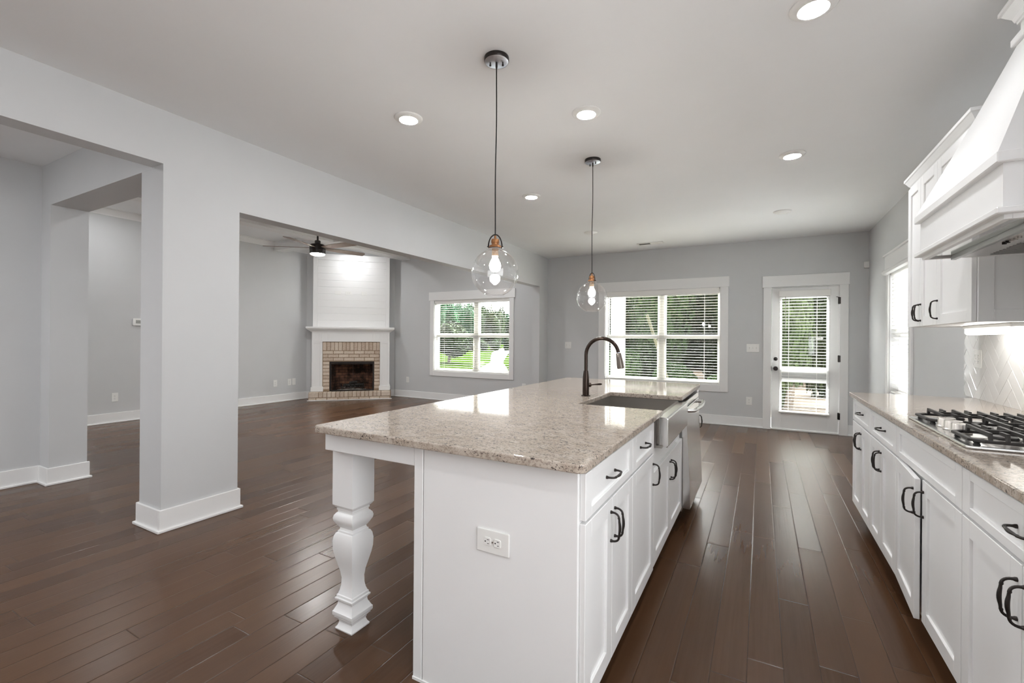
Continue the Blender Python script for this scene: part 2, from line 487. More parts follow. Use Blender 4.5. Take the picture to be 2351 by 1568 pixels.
# baseboards: board plus shoe moulding
BH, BT, SH = .145, .015, .014
def base_run(b, x0, y0, x1, y1, nx, ny, e0=0, e1=0):
    """along an axis-aligned run; n = outward normal; e0/e1 extend the ends round outside corners"""
    for t, z0, z1 in ((BT, 0, BH), (BT + SH, 0, .018)):
        if nx:
            a, c = min(y0, y1), max(y0, y1)
            k0, k1 = (t if e0 else 0), (t if e1 else 0)
            b.box(x0, x0 + nx * t, a - k0, c + k1, z0, z1, .003)
        else:
            a, c = min(x0, x1), max(x0, x1)
            k0, k1 = (t if e0 else 0), (t if e1 else 0)
            b.box(a - k0, c + k1, y0, y0 + ny * t, z0, z1, .003)
b = B()
base_run(b, XL, COLY0, XL, COLY1, 1, 0, 1, 1); base_run(b, COLX, COLY0, COLX, COLY1, -1, 0, 1, 1)
base_run(b, COLX, COLY0, XL, COLY0, 0, -1); base_run(b, COLX, COLY1, XL, COLY1, 0, 1)
struct(b, 'baseboard_column', TRIM)
b = B(); base_run(b, XL, 7.2, XL, YF, 1, 0, 1, 0); base_run(b, XLB, 7.2, XL, 7.2, 0, -1); struct(b, 'baseboard_left', TRIM)
b = B(); base_run(b, XL, YF, .027, YF, 0, -1); base_run(b, 1.032, YF, XR, YF, 0, -1); struct(b, 'baseboard_far', TRIM)
b = B(); base_run(b, XR, 4.1, XR, YF, -1, 0); struct(b, 'baseboard_right', TRIM)
b = B(); base_run(b, -7.07, YL, XLB, YL, 0, -1); struct(b, 'baseboard_far_living', TRIM)
b = B(); base_run(b, XB, 2.672, XB, 6.24, 1, 0, 1, 0); struct(b, 'baseboard_back_living', TRIM)
b = B()
base_run(b, -5.5, YBK, -5.5, 1.485, 1, 0); base_run(b, -5.5, 1.485, -5.30, 1.485, 0, -1); base_run(b, -5.30, 1.485, -5.30, 1.735, 1, 0, 1, 1)
struct(b, 'baseboard_dining', TRIM)
# the diagonal fireplace wall: baseboard in a rotated frame.  s runs left to right along the wall, d = towards the room
D0 = -14.57 * q
FM = Matrix(((q, q, 0, D0 * q), (q, -q, 0, -D0 * q), (0, 0, 1, 0), (0, 0, 0, 1)))   # (s, d', z) -> world, d' measured out of the wall
b = B()
for s0, s1 in ((-1.475, -1.33), (.20, .305)):
    b.box(s0, s1, 0, BT, 0, BH, .003); b.box(s0, s1, 0, BT + SH, 0, .018, .003)
b.xf(FM); struct(b, 'baseboard_diagonal', TRIM)

# ------------------------------------------------------------------ windows
class Pl:
    """a wall plane: u along it, v up, w out into the room"""
    def __init__(self, axis, at): self.axis, self.at = axis, at
    def box(self, b, u0, u1, v0, v1, w0, w1, bev=0.0, seg=1):
        if self.axis == 'Y': b.box(u0, u1, self.at - w1, self.at - w0, v0, v1, bev, seg)
        else: b.box(self.at - w1, self.at - w0, u0, u1, v0, v1, bev, seg)
    def pt(self, u, v, w): return (u, self.at - w, v) if self.axis == 'Y' else (self.at - w, u, v)

def window(name, pl, op, cas_w, cas_top, cas_bot, head_over, rail, mull=None, shelf=0.0):
    u0, u1, v0, v1 = op
    root = sroot(name, pl.pt((u0 + u1) / 2, v0, 0))
    b = B()
    pl.box(b, u0 - cas_w, u0 + .004, v0 - cas_bot, v1, 0, .02, .002); pl.box(b, u1 - .004, u1 + cas_w, v0 - cas_bot, v1, 0, .02, .002)
    pl.box(b, u0 + .004, u1 - .004, v0 - cas_bot, v0 + .004, 0, .02, .002)
    pl.box(b, u0 - cas_w - head_over, u1 + cas_w + head_over, v1 - .004, v1 + cas_top, 0, .028, .003)
    if shelf:
        pl.box(b, u0 - cas_w - head_over - .012, u1 + cas_w + head_over + .012, v1 + cas_top, v1 + cas_top + .018, 0, .045, .003)
    b.build('window_casing', TRIM, root)
    b = B()
    for a in ((u0, u0 + .012, v0, v1), (u1 - .012, u1, v0, v1), (u0, u1, v0, v0 + .012), (u0, u1, v1 - .012, v1)): pl.box(b, *a, -.14, .0)
    for a in ((u0, u0 + .022, v0, v1), (u1 - .022, u1, v0, v1), (u0, u1, v0, v0 + .03), (u0, u1, v1 - .03, v1)): pl.box(b, *a, -.135, -.075, .002)
    spans = [(u0 + .022, u1 - .022)]
    if mull:
        pl.box(b, mull[0] + .022, mull[1] - .022, v0, v1, -.135, -.07, .002); spans = [(u0 + .022, mull[0] + .022), (mull[1] - .022, u1 - .022)]
    b.build('window_frame', TRIM, root)
    for a, c in spans:
        for z0, z1, w, rb, rtp in ((v0 + .03, rail[1], -.10, .035, rail[1] - rail[0]), (rail[0], v1 - .03, -.128, .05, .03)):
            b = B(); st = .024
            pl.box(b, a, a + st, z0, z1, w, w + .025, .002); pl.box(b, c - st, c, z0, z1, w, w + .025, .002)
            pl.box(b, a, c, z0, z0 + rb, w, w + .026, .002); pl.box(b, a, c, z1 - rtp, z1, w, w + .026, .002)
            sash = b.build('window_sash', TRIM, root)
            b = B(); pl.box(b, a + st, c - st, z0 + rb, z1 - rtp, w + .010, w + .014)
            b.build('window_pane', PANE, sash)
    return root

def blind(name, label, pl, u0, u1, vtop, vbot, w, pitch, tilt, valance=.085, wand=None, cords=(.12, .5, .88), vw=.03, slw=.05, group=None, slat=None):
    root = thing(name, label, 'window blind', pl.pt((u0 + u1) / 2, vbot, w), group)
    b = B(); pl.box(b, u0, u1, vtop - valance, vtop, w - .028, w + vw, .004); b.build('headrail', BLIND, root)
    b = B(); z = vtop - valance - .012
    c, s = math.cos(tilt) * slw / 2, math.sin(tilt) * slw / 2
    while z > vbot + .03:
        # slightly crowned slat
        prof = [(-c, -s), (0, .0016), (c, s), (c, s - .002), (0, -.0004), (-c, -s - .002)]
        loops = [[pl.pt(u, z + dz, w + dw) for dw, dz in prof] for u in (u0 + .006, u1 - .006)]
        b.loft(loops); z -= pitch
    b.build('slats', slat or SLAT, root)
    b = B(); pl.box(b, u0 + .004, u1 - .004, vbot, vbot + .02, w - .026, w + .026, .004); b.build('bottom_rail', BLIND, root)
    for f in cords:
        u = u0 + (u1 - u0) * f
        b = B()
        for dw in (-slw / 2, slw / 2): b.cyl(pl.pt(u, vbot + .01, w + dw), pl.pt(u, vtop - valance, w + dw), .0009, seg=6)
        b.build('ladder_cord', BLIND, root)
    if wand:
        b = B(); b.cyl(pl.pt(wand[0], wand[1], w + .034), pl.pt(wand[0], vtop - valance + .01, w + .034), .0042, seg=8)
        b.build('tilt_wand', paint('wand_grey', (.35, .34, .32), .4, .01, 5, 0) if 'wand_grey' not in MATS else MATS['wand_grey'], root)
    return root

PK, PL_, PR = Pl('Y', YF), Pl('Y', YL), Pl('X', XR)
window('window_1', PK, KW, .106, .152, .104, .012, (1.297, 1.362), (-1.483, -1.35))
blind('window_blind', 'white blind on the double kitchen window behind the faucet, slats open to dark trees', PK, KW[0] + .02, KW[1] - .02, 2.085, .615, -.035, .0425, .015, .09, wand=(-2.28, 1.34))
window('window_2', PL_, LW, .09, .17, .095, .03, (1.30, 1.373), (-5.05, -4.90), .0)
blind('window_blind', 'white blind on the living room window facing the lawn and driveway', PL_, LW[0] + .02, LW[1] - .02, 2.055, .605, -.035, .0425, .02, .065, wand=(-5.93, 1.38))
window('window_3', PR, RW, .085, .17, .10, .02, (1.30, 1.365), None, .018)
blind('window_blind', 'white blind on the bright side window beside the upper cabinets', PR, RW[0] + .015, RW[1] - .015, 2.055, .715, -.035, .0425, .50, .05, slat=BLIND)
# moulded valance of the side window
b = B(); b.loft([[(XR - w, u, z) for w, z in ((.02, 2.075), (.045, 2.075), (.058, 2.055), (.05, 2.03), (.02, 2.02))] for u in (RW[0] - .10, RW[1] + .10)])
struct(b, 'trim_6', TRIM)

# ------------------------------------------------------------------ door
root = sroot('door_1', (.53, YF, 0), 'white half glazed back door with a blind and black knobs', 'door')
b = B()
PK.box(b, .027, .129, 0, 2.05, 0, .02, .002); PK.box(b, .933, 1.032, 0, 2.05, 0, .02, .002); PK.box(b, .012, 1.044, 2.046, 2.21, 0, .028, .003)
b.build('door_casing', TRIM, root)
b = B()
PK.box(b, .115, .131, 0, 2.045, -.14, 0); PK.box(b, .931, .947, 0, 2.045, -.14, 0); PK.box(b, .115, .947, 2.036, 2.05, -.14, 0)
PK.box(b, .131, .931, 0, .022, -.14, .01, .004)
b.build('door_frame', TRIM, root)
b = B()
G = (.25, .803, .27, 1.89)
DW0, DW1 = -.055, -.010
PK.box(b, .134, G[0], .026, 2.033, DW0, DW1, .002); PK.box(b, G[1], .928, .026, 2.033, DW0, DW1, .002)
PK.box(b, G[0], G[1], .026, G[2], DW0, DW1, .002); PK.box(b, G[0], G[1], G[3], 2.033, DW0, DW1, .002)
slab = b.build('door_slab', TRIM, root)
b = B()
for a in ((G[0] - .02, G[0] + .012, G[2] - .02, G[3] + .02), (G[1] - .012, G[1] + .02, G[2] - .02, G[3] + .02), (G[0], G[1], G[2] - .02, G[2] + .012), (G[0], G[1], G[3] - .012, G[3] + .02)):
    PK.box(b, *a, DW1 - .006, DW1 + .012, .004)
PK.box(b, G[0], G[1], .83, .90, -.046, -.02, .004); PK.box(b, G[0], G[1], .69, .745, -.05, -.022, .004)
b.build('glazing_frame', TRIM, root)
for z0, z1 in ((.90, G[3]), (G[2], .69)):
    b = B(); PK.box(b, G[0], G[1], z0, z1, -.036, -.032); b.build('door_pane', PANE, root)
b = B(); PK.box(b, G[0], G[1], .745, .83, -.04, -.032); b.build('door_panel', paint('screen_grey', (.42, .42, .42), .6), root)
for nm, z, r in (('deadbolt', 1.015, .026), ('door_knob', .878, .031)):
    b = B()
    b.lathe([(0, 0), (r, 0), (r, .006), (r * .45, .012), (r * .42, .03)] + ([(r * .9, .036), (r, .05), (r * .85, .064), (0, .068)] if nm == 'door_knob' else [(r * .42, .03), (0, .034)]), (0, 0, 0), 24,
            Matrix.Translation((.186, YF - DW1, z)) @ Matrix.Rotation(PI / 2, 4, 'X'))
    b.build(nm, BLACKMETAL, root, True)
b = B(); PK.box(b, .1285, .1335, .845, .91, -.03, .003); b.build('strike_plate', BLACKMETAL, root)
for z in (1.83, 1.038, .255):
    b = B(); b.cyl((.932, YF + .002, z - .048), (.932, YF + .002, z + .048), .007, seg=10); PK.box(b, .918, .930, z - .045, z + .045, -.012, -.008); PK.box(b, .933, .945, z - .045, z + .045, .002, .0215)
    if z > 1.8: b.cyl((.932, YF - .004, z + .045), (.895, YF - .03, z + .05), .004, seg=8)
    b.build('hinge', BLACKMETAL, root)
blind('window_blind', 'narrow white blind fixed to the glazed back door', Pl('Y', YF), .222, .828, 1.985, .256, .034, .0425, .06, .085, wand=(.30, 1.44), cords=(.2, .75), vw=.04, slat=BLIND)

# ================================================================== KITCHEN
# bow pull: built along Z, mounted on a face looking +X (projects to +X); c-c .102
def pull_mesh():
    b = B(); h = .051; pr = .030
    pts, rad = [], []
    pts += [(0, 0, -h), (.004, 0, -h), (.009, 0, -h)]; rad += [.0085, .0082, .0056]
    for i in range(1, 6):
        a = i / 6 * PI / 2
        pts.append((.009 + (pr - .009) * math.sin(a), 0, -h + .016 * (1 - math.cos(a)))); rad.append(.0052)
    pts += [(pr, 0, -h + .018), (pr + .001, 0, -h + .021)]; rad += [.0066, .0050]
    for i in range(1, 8):
        f = i / 8; pts.append((pr + .004 * math.sin(PI * f), 0, (-h + .021) * (1 - 2 * f))); rad.append(.0046 + .0026 * math.sin(PI * f))
    tail = [((x, y, -z), r) for (x, y, z), r in zip(pts[:10], rad[:10])][::-1]
    pts += [t[0] for t in tail]; rad += [t[1] for t in tail]
    b.tube(pts, [r * .72 for r in rad], 10)
    o = b.build('pull_handle', BLACKMETAL, None, True, loc=(0, 0, 0), angle=60)
    me = o.data; bpy.data.objects.remove(o); return me
PULL = pull_mesh()

def pull(parent, p, face, horiz=False):
    """face: +1 looks +X, -1 looks -X"""
    o = bpy.data.objects.new('pull_handle', PULL); COL.objects.link(o); o.parent = parent
    o.location = Vector(p) - wloc(parent)
    M = Matrix.Identity(4)
    if face < 0: M = Matrix.Rotation(PI, 4, 'Z') @ M
    if horiz: M = M @ Matrix.Rotation(PI / 2, 4, 'X')
    o.rotation_euler = M.to_euler()
    return o

def shaker(parent, name, xf, face, y0, y1, z0, z1, stile=.058, rail=None, th=.019, hinge=None, ang=0.0):
    """door or drawer front on a plane X = xf (its outer face), looking face*X"""
    rail = rail or stile; xb = xf - face * th
    b = B()
    b.box(xb, xf, y0, y0 + stile, z0, z1, .0016); b.box(xb, xf, y1 - stile, y1, z0, z1, .0016)
    b.box(xb, xf, y0 + stile, y1 - stile, z0, z0 + rail, .0016); b.box(xb, xf, y0 + stile, y1 - stile, z1 - rail, z1, .0016)
    b.box(xb, xf - face * .009, y0 + stile - .004, y1 - stile + .004, z0 + rail - .004, z1 - rail + .004)
    if hinge is None: return b.build(name, CAB, parent)
    hp = Vector((xb, hinge, 0))
    o = b.build(name, CAB, parent, loc=hp); o.rotation_euler = (0, 0, ang)
    return o

def base_cabinet(name, label, face, xf, y0, y1, doors, drawer=None, pulls=(), dpull=None, ztop=.875, group=None, body_top=None, door_top=.704, door_bot=.120, depth=.6, dwz=(.714, .860)):
    """doors: list of (y0,y1); pulls: list of (door index, y); dpull: y of drawer pull"""
    xb = xf - face * .0195
    root = thing(name, label, 'cabinet', ((xf + xb) / 2, (y0 + y1) / 2, 0), group)
    b = B(); b.box(xb, xf - face * depth, y0 + .0005, y1 - .0005, .105, body_top or ztop); b.build('cabinet_body', CAB, root)
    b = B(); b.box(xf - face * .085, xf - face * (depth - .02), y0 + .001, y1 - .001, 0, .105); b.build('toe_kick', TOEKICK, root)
    for k, d in enumerate(doors):
        o = shaker(root, 'cabinet_door', xf, face, d[0], d[1], door_bot, door_top, *( () if len(d) < 3 else ()), hinge=(d[2] if len(d) > 2 else None), ang=(d[3] if len(d) > 2 else 0))
        for i, y in pulls:
            if i == k:
                h = pull(o, (xf, y, door_top - .098), face)
    if drawer:
        o = shaker(root, 'drawer_front', xf, face, drawer[0], drawer[1], dwz[0], dwz[1], .058, .030)
        if dpull is not None: pull(o, (xf - face * .009, dpull, (dwz[0] + dwz[1]) / 2), face, True)
    return root

# ---------------------------------------------------------------- island
IX = -.467
base_cabinet('base_cabinet', 'white island cabinet nearest the camera, one wide drawer above two doors', 1, IX, 1.326, 1.909, [(1.327, 1.612), (1.615, 1.907)], (1.327, 1.907), [(0, 1.592), (1, 1.640)], 1.617)
base_cabinet('base_cabinet', 'white island cabinet with one narrow drawer and one door, beside the steel sink', 1, IX, 1.910, 2.342, [(1.911, 2.338)], (1.911, 2.338), [(0, 2.312)], 2.128)
base_cabinet('sink_cabinet', 'white two-door cabinet under the steel apron sink', 1, IX, 2.343, 3.275, [(2.346, 2.806), (2.809, 3.272)], None, [(0, 2.787), (1, 2.830)], None, body_top=.705, door_top=.605, door_bot=.130)
root = base_cabinet('filler_cabinet', 'narrow white cabinet with one black pull at the far end of the island', 1, IX, 3.985, 4.085, [], None)
b = B(); b.box(IX - .0195, IX + .010, 3.988, 4.082, .12, .862, .0016); dr = b.build('cabinet_door', CAB, root); pull(dr, (IX + .010, 4.036, .604), 1)

# end panel, corner board, apron rail, knee wall and turned legs: the frame the worktop stands on
root = thing('island_frame', 'white island end frame with flat panel, apron rail and square baluster leg', 'kitchen island', (-1.1, 1.315, 0))
b = B(); b.box(-1.0895, IX - .0205, 1.313, 1.3255, 0, .8748, .0015); b.box(-1.135, IX - .0205, 1.309, 1.3135, 0, .012, .001); b.build('end_panel', CAB, root)
b = B(); b.box(-1.135, -1.0935, 1.313, 1.36, 0, .8748, .002); b.build('corner_post', CAB, root)
b = B(); b.box(-1.63, -1.135, 1.315, 1.335, .794, .8748, .002); b.box(-1.63, -1.61, 1.335, 4.085, .794, .8748, .002); b.box(-1.63, -1.135, 4.065, 4.085, .794, .8748, .002); b.build('apron_rail', CAB, root)
b = B(); b.box(-1.135, -1.068, 1.36, 4.085, 0, .8748, .002); b.box(-1.068, IX - .0205, 4.0855, 4.098, 0, .8748); b.build('knee_wall', CAB, root)
def leg(cx, cy):
    prof = [(.0, .050), (.006, .0515), (.010, .0485), (.016, .044), (.030, .039), (.042, .043), (.050, .0495), (.053, .0535), (.058, .0535), (.060, .057), (.066, .0600), (.080, .0600), (.083, .057),
            (.097, .050), (.108, .0445), (.119, .043), (.128, .047), (.131, .0525), (.138, .0535), (.141, .048), (.150, .0475), (.153, .044), (.168, .0385), (.190, .0345), (.220, .0335), (.250, .0375),
            (.285, .046), (.320, .0545), (.350, .0595), (.385, .0605), (.408, .057), (.420, .051), (.4235, .0455), (.4300, .0455), (.4330, .0405), (.4420, .0385), (.4460, .0425), (.4600, .051), (.4740, .0585), (.4860, .0605),
            (.4980, .0575), (.5080, .050), (.5110, .0455), (.5190, .0455), (.5215, .0485), (.5300, .0485), (.5320, .052), (.5400, .058), (.5450, .0615), (.5500, .0615), (.7940, .0615)]
    b = B(); b.loft([[(cx - r, cy - r, z), (cx + r, cy - r, z), (cx + r, cy + r, z), (cx - r, cy + r, z)] for z, r in prof])
    b.box(cx - .0605, cx + .0605, cy - .0605, cy + .0605, .793, .8748)
    b.build('baluster_leg', CAB, root, True, angle=28)
leg(-1.574, 1.4215); leg(-1.574, 4.0)

# granite worktop with the sink cut-out open to the front
ZT, ZB = .905, .876
poly = []
poly += rrect(-1.645, -.449, 1.262, 2.0, .028, 6, (1, 1, 0, 0))[:14]
poly += [(-.449, 2.462), (-.90, 2.462)]
poly += [(-.925 + .02 * (1 - math.sin(t)), 2.462 + .02 * (1 - math.cos(t))) for t in [PI / 2 * k / 4 for k in (0, 1, 2, 3, 4)]][1:]
poly += [(-.925 + .02 * (1 - math.cos(t)), 3.138 - .02 * (1 - math.sin(t))) for t in [PI / 2 * k / 4 for k in (0, 1, 2, 3, 4)]]
poly += [(-.449, 3.138)]
poly += [(-.449, 4.12), (-1.645, 4.12)]
b = B(); b.prism(poly, ZB, ZT, 'Z', .005, 3)
o = b.build('worktop', GRANITE, None, loc=(-1.05, 2.7, ZB)); tag(o, 'speckled beige granite worktop covering the whole kitchen island', 'countertop')

# apron sink
root = thing('apron_sink', 'stainless steel apron front sink set into the island', 'sink', (-.68, 2.8, .66))
b = B()
X0, X1, Y0, Y1 = -.935, -.448, 2.452, 3.148
t = .012; zf, zr = .722, .8745
b.box(X0 - t, X1, Y0 - t, Y1 + t, zf - t, zf)                      # floor
b.box(X0 - t, X0, Y0 - t, Y1 + t, zf, zr); b.box(X0, X1 - .03, Y0 - t, Y0, zf, zr); b.box(X0, X1 - .03, Y1, Y1 + t, zf, zr)
b.box(X1 - .045, X1 - .0, 2.4635, 3.1365, zf, .868, .004)
b.build('basin', STEEL_DARK, root)
b = B(); b.prism([(x, z) for x, z in rrect(IX + .001, -.420, .712, .8690, .010, 4, (0, 1, 1, 0))], 2.455, 3.170, 'Y', .004, 2); b.build('apron_front', STEEL_Y, root)
b = B(); b.lathe([(.0, .004), (.03, .004), (.042, .002), (.045, .0)], (-.70, 2.8, zf), 24); b.build('drain', KNOBSTEEL, root, True)

# faucet
fx, fy = -1.00, 2.826
root = thing('kitchen_faucet', 'bronze gooseneck pull-down faucet standing behind the sink', 'faucet', (fx, fy, ZT))
b = B(); b.lathe([(0, 0), (.030, 0), (.030, .004), (.0265, .006), (.0245, .007)], (fx, fy, ZT), 32); b.build('base_flange', BRONZE, root, True)
b = B(); b.lathe([(.0215, .006), (.0215, .10), (.0205, .125), (.017, .150), (.0145, .166), (.0125, .167), (.0125, .160)], (fx, fy, ZT), 32, caps=False); b.build('faucet_body', BRONZE, root, True)
b = B(); R = .107; cz = ZT + .388 - R - .0115
pts = [(fx, fy, ZT + .155), (fx, fy, ZT + .2), (fx, fy, ZT + .24)] + [(fx + R - R * math.cos(a), fy, cz + R * math.sin(a)) for a in [math.radians(v) for v in range(0, 171, 10)]]
b.tube(pts, .0118, 18); b.build('gooseneck_spout', BRONZE, root, True)
e = Vector(pts[-1]); dr = (e - Vector(pts[-2])).normalized()
dr = Vector((.17, 0, -1)).normalized()
b = B(); b.cyl(e - dr * .002, e + dr * .006, .0095); Mh = Matrix.Translation(e + dr * .004) @ dr.to_track_quat('Z', 'Y').to_matrix().to_4x4()
b.build('spray_collar', CHROME, root, True)
b = B(); b.lathe([(0, 0), (.0145, 0), (.0165, .004), (.0185, .03), (.0215, .06), (.0228, .085), (.0222, .096), (.019, .099), (0, .099)], (0, 0, 0), 28, Mh); b.build('spray_head', SPRAYHEAD, root, True)
b = B(); hd = Vector((.8, .6, 0)); hp = Vector((fx, fy, ZT + .072))
b.cyl(hp, hp + hd * .034, .0125); b.lathe([(0, 0), (.0145, 0), (.0145, .008), (0, .008)], (0, 0, 0), 20, Matrix.Translation(hp + hd * .022) @ hd.to_track_quat('Z', 'Y').to_matrix().to_4x4())
b.tube([hp + hd * .028, hp + hd * .06 + Vector((0, 0, .003)), hp + hd * .095 + Vector((0, 0, .004)), hp + hd * .108 + Vector((0, 0, .004))], [.0052, .0052, .0068, .004], 12)
b.build('lever_handle', BRONZE, root, True)

# dishwasher
root = thing('dishwasher', 'stainless dishwasher with bar handle at the far end of the island', 'dishwasher', (-.7, 3.63, 0))
b = B(); b.box(-1.06, IX - .004, 3.284, 3.982, .10, .852); b.build('tub_housing', paint('housing_grey', (.20, .20, .20), .6), root)
b = B(); b.box(-1.04, IX - .06, 3.29, 3.976, 0, .10); b.build('toe_panel', DARKGAP, root)
b = B()
b.loft([[(IX - .003, y, .125), (-.419, y, .122), (-.414, y, .128), (-.420, y, .30), (-.433, y, .55), (-.443, y, .76), (-.446, y, .800), (-.449, y, .806), (IX - .003, y, .806)] for y in (3.288, 3.978)])
b.build('door_panel', STEEL_Y, root)
b = B(); b.prism(rrect(IX - .003, -.446, .812, .853, .006, 3, (0, 1, 1, 0)), 3.288, 3.978, 'Y', .002, 1); b.build('control_strip', STEEL_Y, root)
b = B()
pts = [(-.442, 3.34, .785), (-.41, 3.348, .787)] + [(-.400 + .014 * math.sin(PI * k / 8), 3.36 + .545 * k / 8, .788) for k in range(9)] + [(-.41, 3.917, .787), (-.442, 3.925, .785)]
b.tube(pts, [.013] * len(pts), 14); b.build('bar_handle', STEEL_Y, root, True)

# ---------------------------------------------------------------- right-hand run
RX = .588
base_cabinet('base_cabinet', 'white base cabinet at the far end of the wall run, below the bare granite', -1, RX, 3.484, 4.078, [(3.487, 3.779), (3.782, 4.075)], (3.487, 4.075), [(0, 3.760), (1, 3.802)], 3.80)
base_cabinet('base_cabinet', 'white base cabinet between the far end unit and the cooktop cabinet', -1, RX, 2.882, 3.483, [(2.885, 3.206), (3.209, 3.480)], (2.885, 3.480), [(0, 3.187), (1, 3.230)], 3.19)
base_cabinet('cooktop_cabinet', 'white cabinet under the cooktop with a plain false drawer and one door ajar', -1, RX, 2.041, 2.881, [(2.044, 2.461), (2.468, 2.878, 2.878, -.055)], (2.044, 2.878), [(0, 2.442), (1, 2.49)], None)
base_cabinet('base_cabinet', 'white base cabinet at the right picture edge, nearest on the wall run', -1, RX, 1.250, 2.040, [(1.253, 1.642), (1.648, 2.037)], (1.253, 2.037), [(0, 1.622), (1, 1.668)], 1.645)
b = B(); b.prism(rrect(.566, XR - .001, 1.24, 4.092, .012, 3, (1, 0, 0, 1)), ZB, ZT, 'Z', .004, 3)
o = b.build('worktop', GRANITE, None, loc=(.9, 2.6, ZB)); tag(o, 'speckled beige granite worktop along the tiled wall under the cooktop', 'countertop')

# cooktop
root = thing('gas_cooktop', 'stainless gas cooktop with black iron grates on the wall worktop', 'cooktop', (.88, 2.487, ZT))
cx0, cx1, cy0, cy1 = .624, 1.145, 2.131, 2.843
b = B(); b.prism(rrect(cx0, cx1, cy0, cy1, .012, 4), ZT + .0005, ZT + .011, 'Z', .004, 2); b.build('steel_tray', STEEL_Y, root)
burn = [(.76, 2.256, .042), (.76 + .25, 2.256, .034), (.76, 2.718, .034), (1.01, 2.718, .042), (.96, 2.487, .050)]
for x, y, r in burn:
    b = B(); b.lathe([(0, 0), (r * 1.25, 0), (r * 1.2, .006), (r, .007), (r, .014), (0, .014)], (x, y, ZT + .011), 24); bn = b.build('burner_base', KNOBSTEEL, root, True)
    b = B(); b.lathe([(0, 0), (r * .85, 0), (r * .9, .003), (r * .82, .009), (0, .010)], (x, y, ZT + .025), 24); b.build('burner_cap', IRON, bn, True)
for y0, y1, gx0 in ((2.150, 2.362, .648), (2.372, 2.602, .775), (2.612, 2.824, .648)):
    b = B(); zf0, zf1 = ZT + .022, ZT + .032; gx1 = 1.125; w = .007
    ch = .03
    # low outer frame with chamfered front corners
    fr = [(gx0, y0 + ch), (gx0 + ch, y0), (gx1 - ch, y0), (gx1, y0 + ch), (gx1, y1 - ch), (gx1 - ch, y1), (gx0 + ch, y1), (gx0, y1 - ch)]
    for p, n_ in zip(fr, fr[1:] + fr[:1]):
        d = Vector((n_[0] - p[0], n_[1] - p[1], 0)); L = d.length; an = math.atan2(d.y, d.x)
        b2 = B(); b2.box(-.004, L + .004, -.008, .008, zf0, zf1, .002)
        b.add(b2.bm, Matrix.Translation((p[0], p[1], 0)) @ Matrix.Rotation(an, 4, 'Z'))
    ym = (y0 + y1) / 2
    for k in range(10 if gx0 < .7 else 7):
        x = gx0 + .045 + .0430 * k
        long = k % 2 == 0
        for side in (0, 1):
            ys = y0 if side == 0 else y1; sg = 1 if side == 0 else -1
            b.prism([(ys, zf1 - .002), (ys + sg * .012, zf1 - .002), (ys + sg * .018, ZT + .045), (ys + sg * (.062 if not long else (y1 - y0) / 2 + .001), ZT + .045), (ys + sg * (.062 if not long else (y1 - y0) / 2 + .001), ZT + .056), (ys + sg * .004, ZT + .057)], x - w / 2 - .001, x + w / 2 + .001, 'X')
    for yy in ((y0 + y1) / 2,):
        b.box(gx0 + .045, gx0 + .045 + .0430 * (8 if gx0 < .7 else 6), yy - .004, yy + .004, ZT + .045, ZT + .055)
    b.build('iron_grate', IRON, root)
    for x, y in ((gx0 + .014, y0 + .018), (gx0 + .014, y1 - .018), (gx1 - .014, y0 + .018), (gx1 - .014, y1 - .018)):
        b = B(); b.lathe([(.011, 0), (.008, .006), (.011, .012)], (x, y, ZT + .0105), 10); b.build('rubber_foot', DARKGAP, root)
for y in (2.410, 2.487, 2.564):
    b = B(); x = .690
    b.lathe([(.033, 0), (.0335, .004), (.0305, .006), (.0290, .010), (.0285, .034), (.0270, .037), (.022, .0375), (0, .0355)], (x, y, ZT + .0115), 32)
    b.box(x - .0015, x + .0015, y + .008, y + .0255, ZT + .0478, ZT + .0494)
    b.build('control_knob', KNOBSTEEL, root, True)

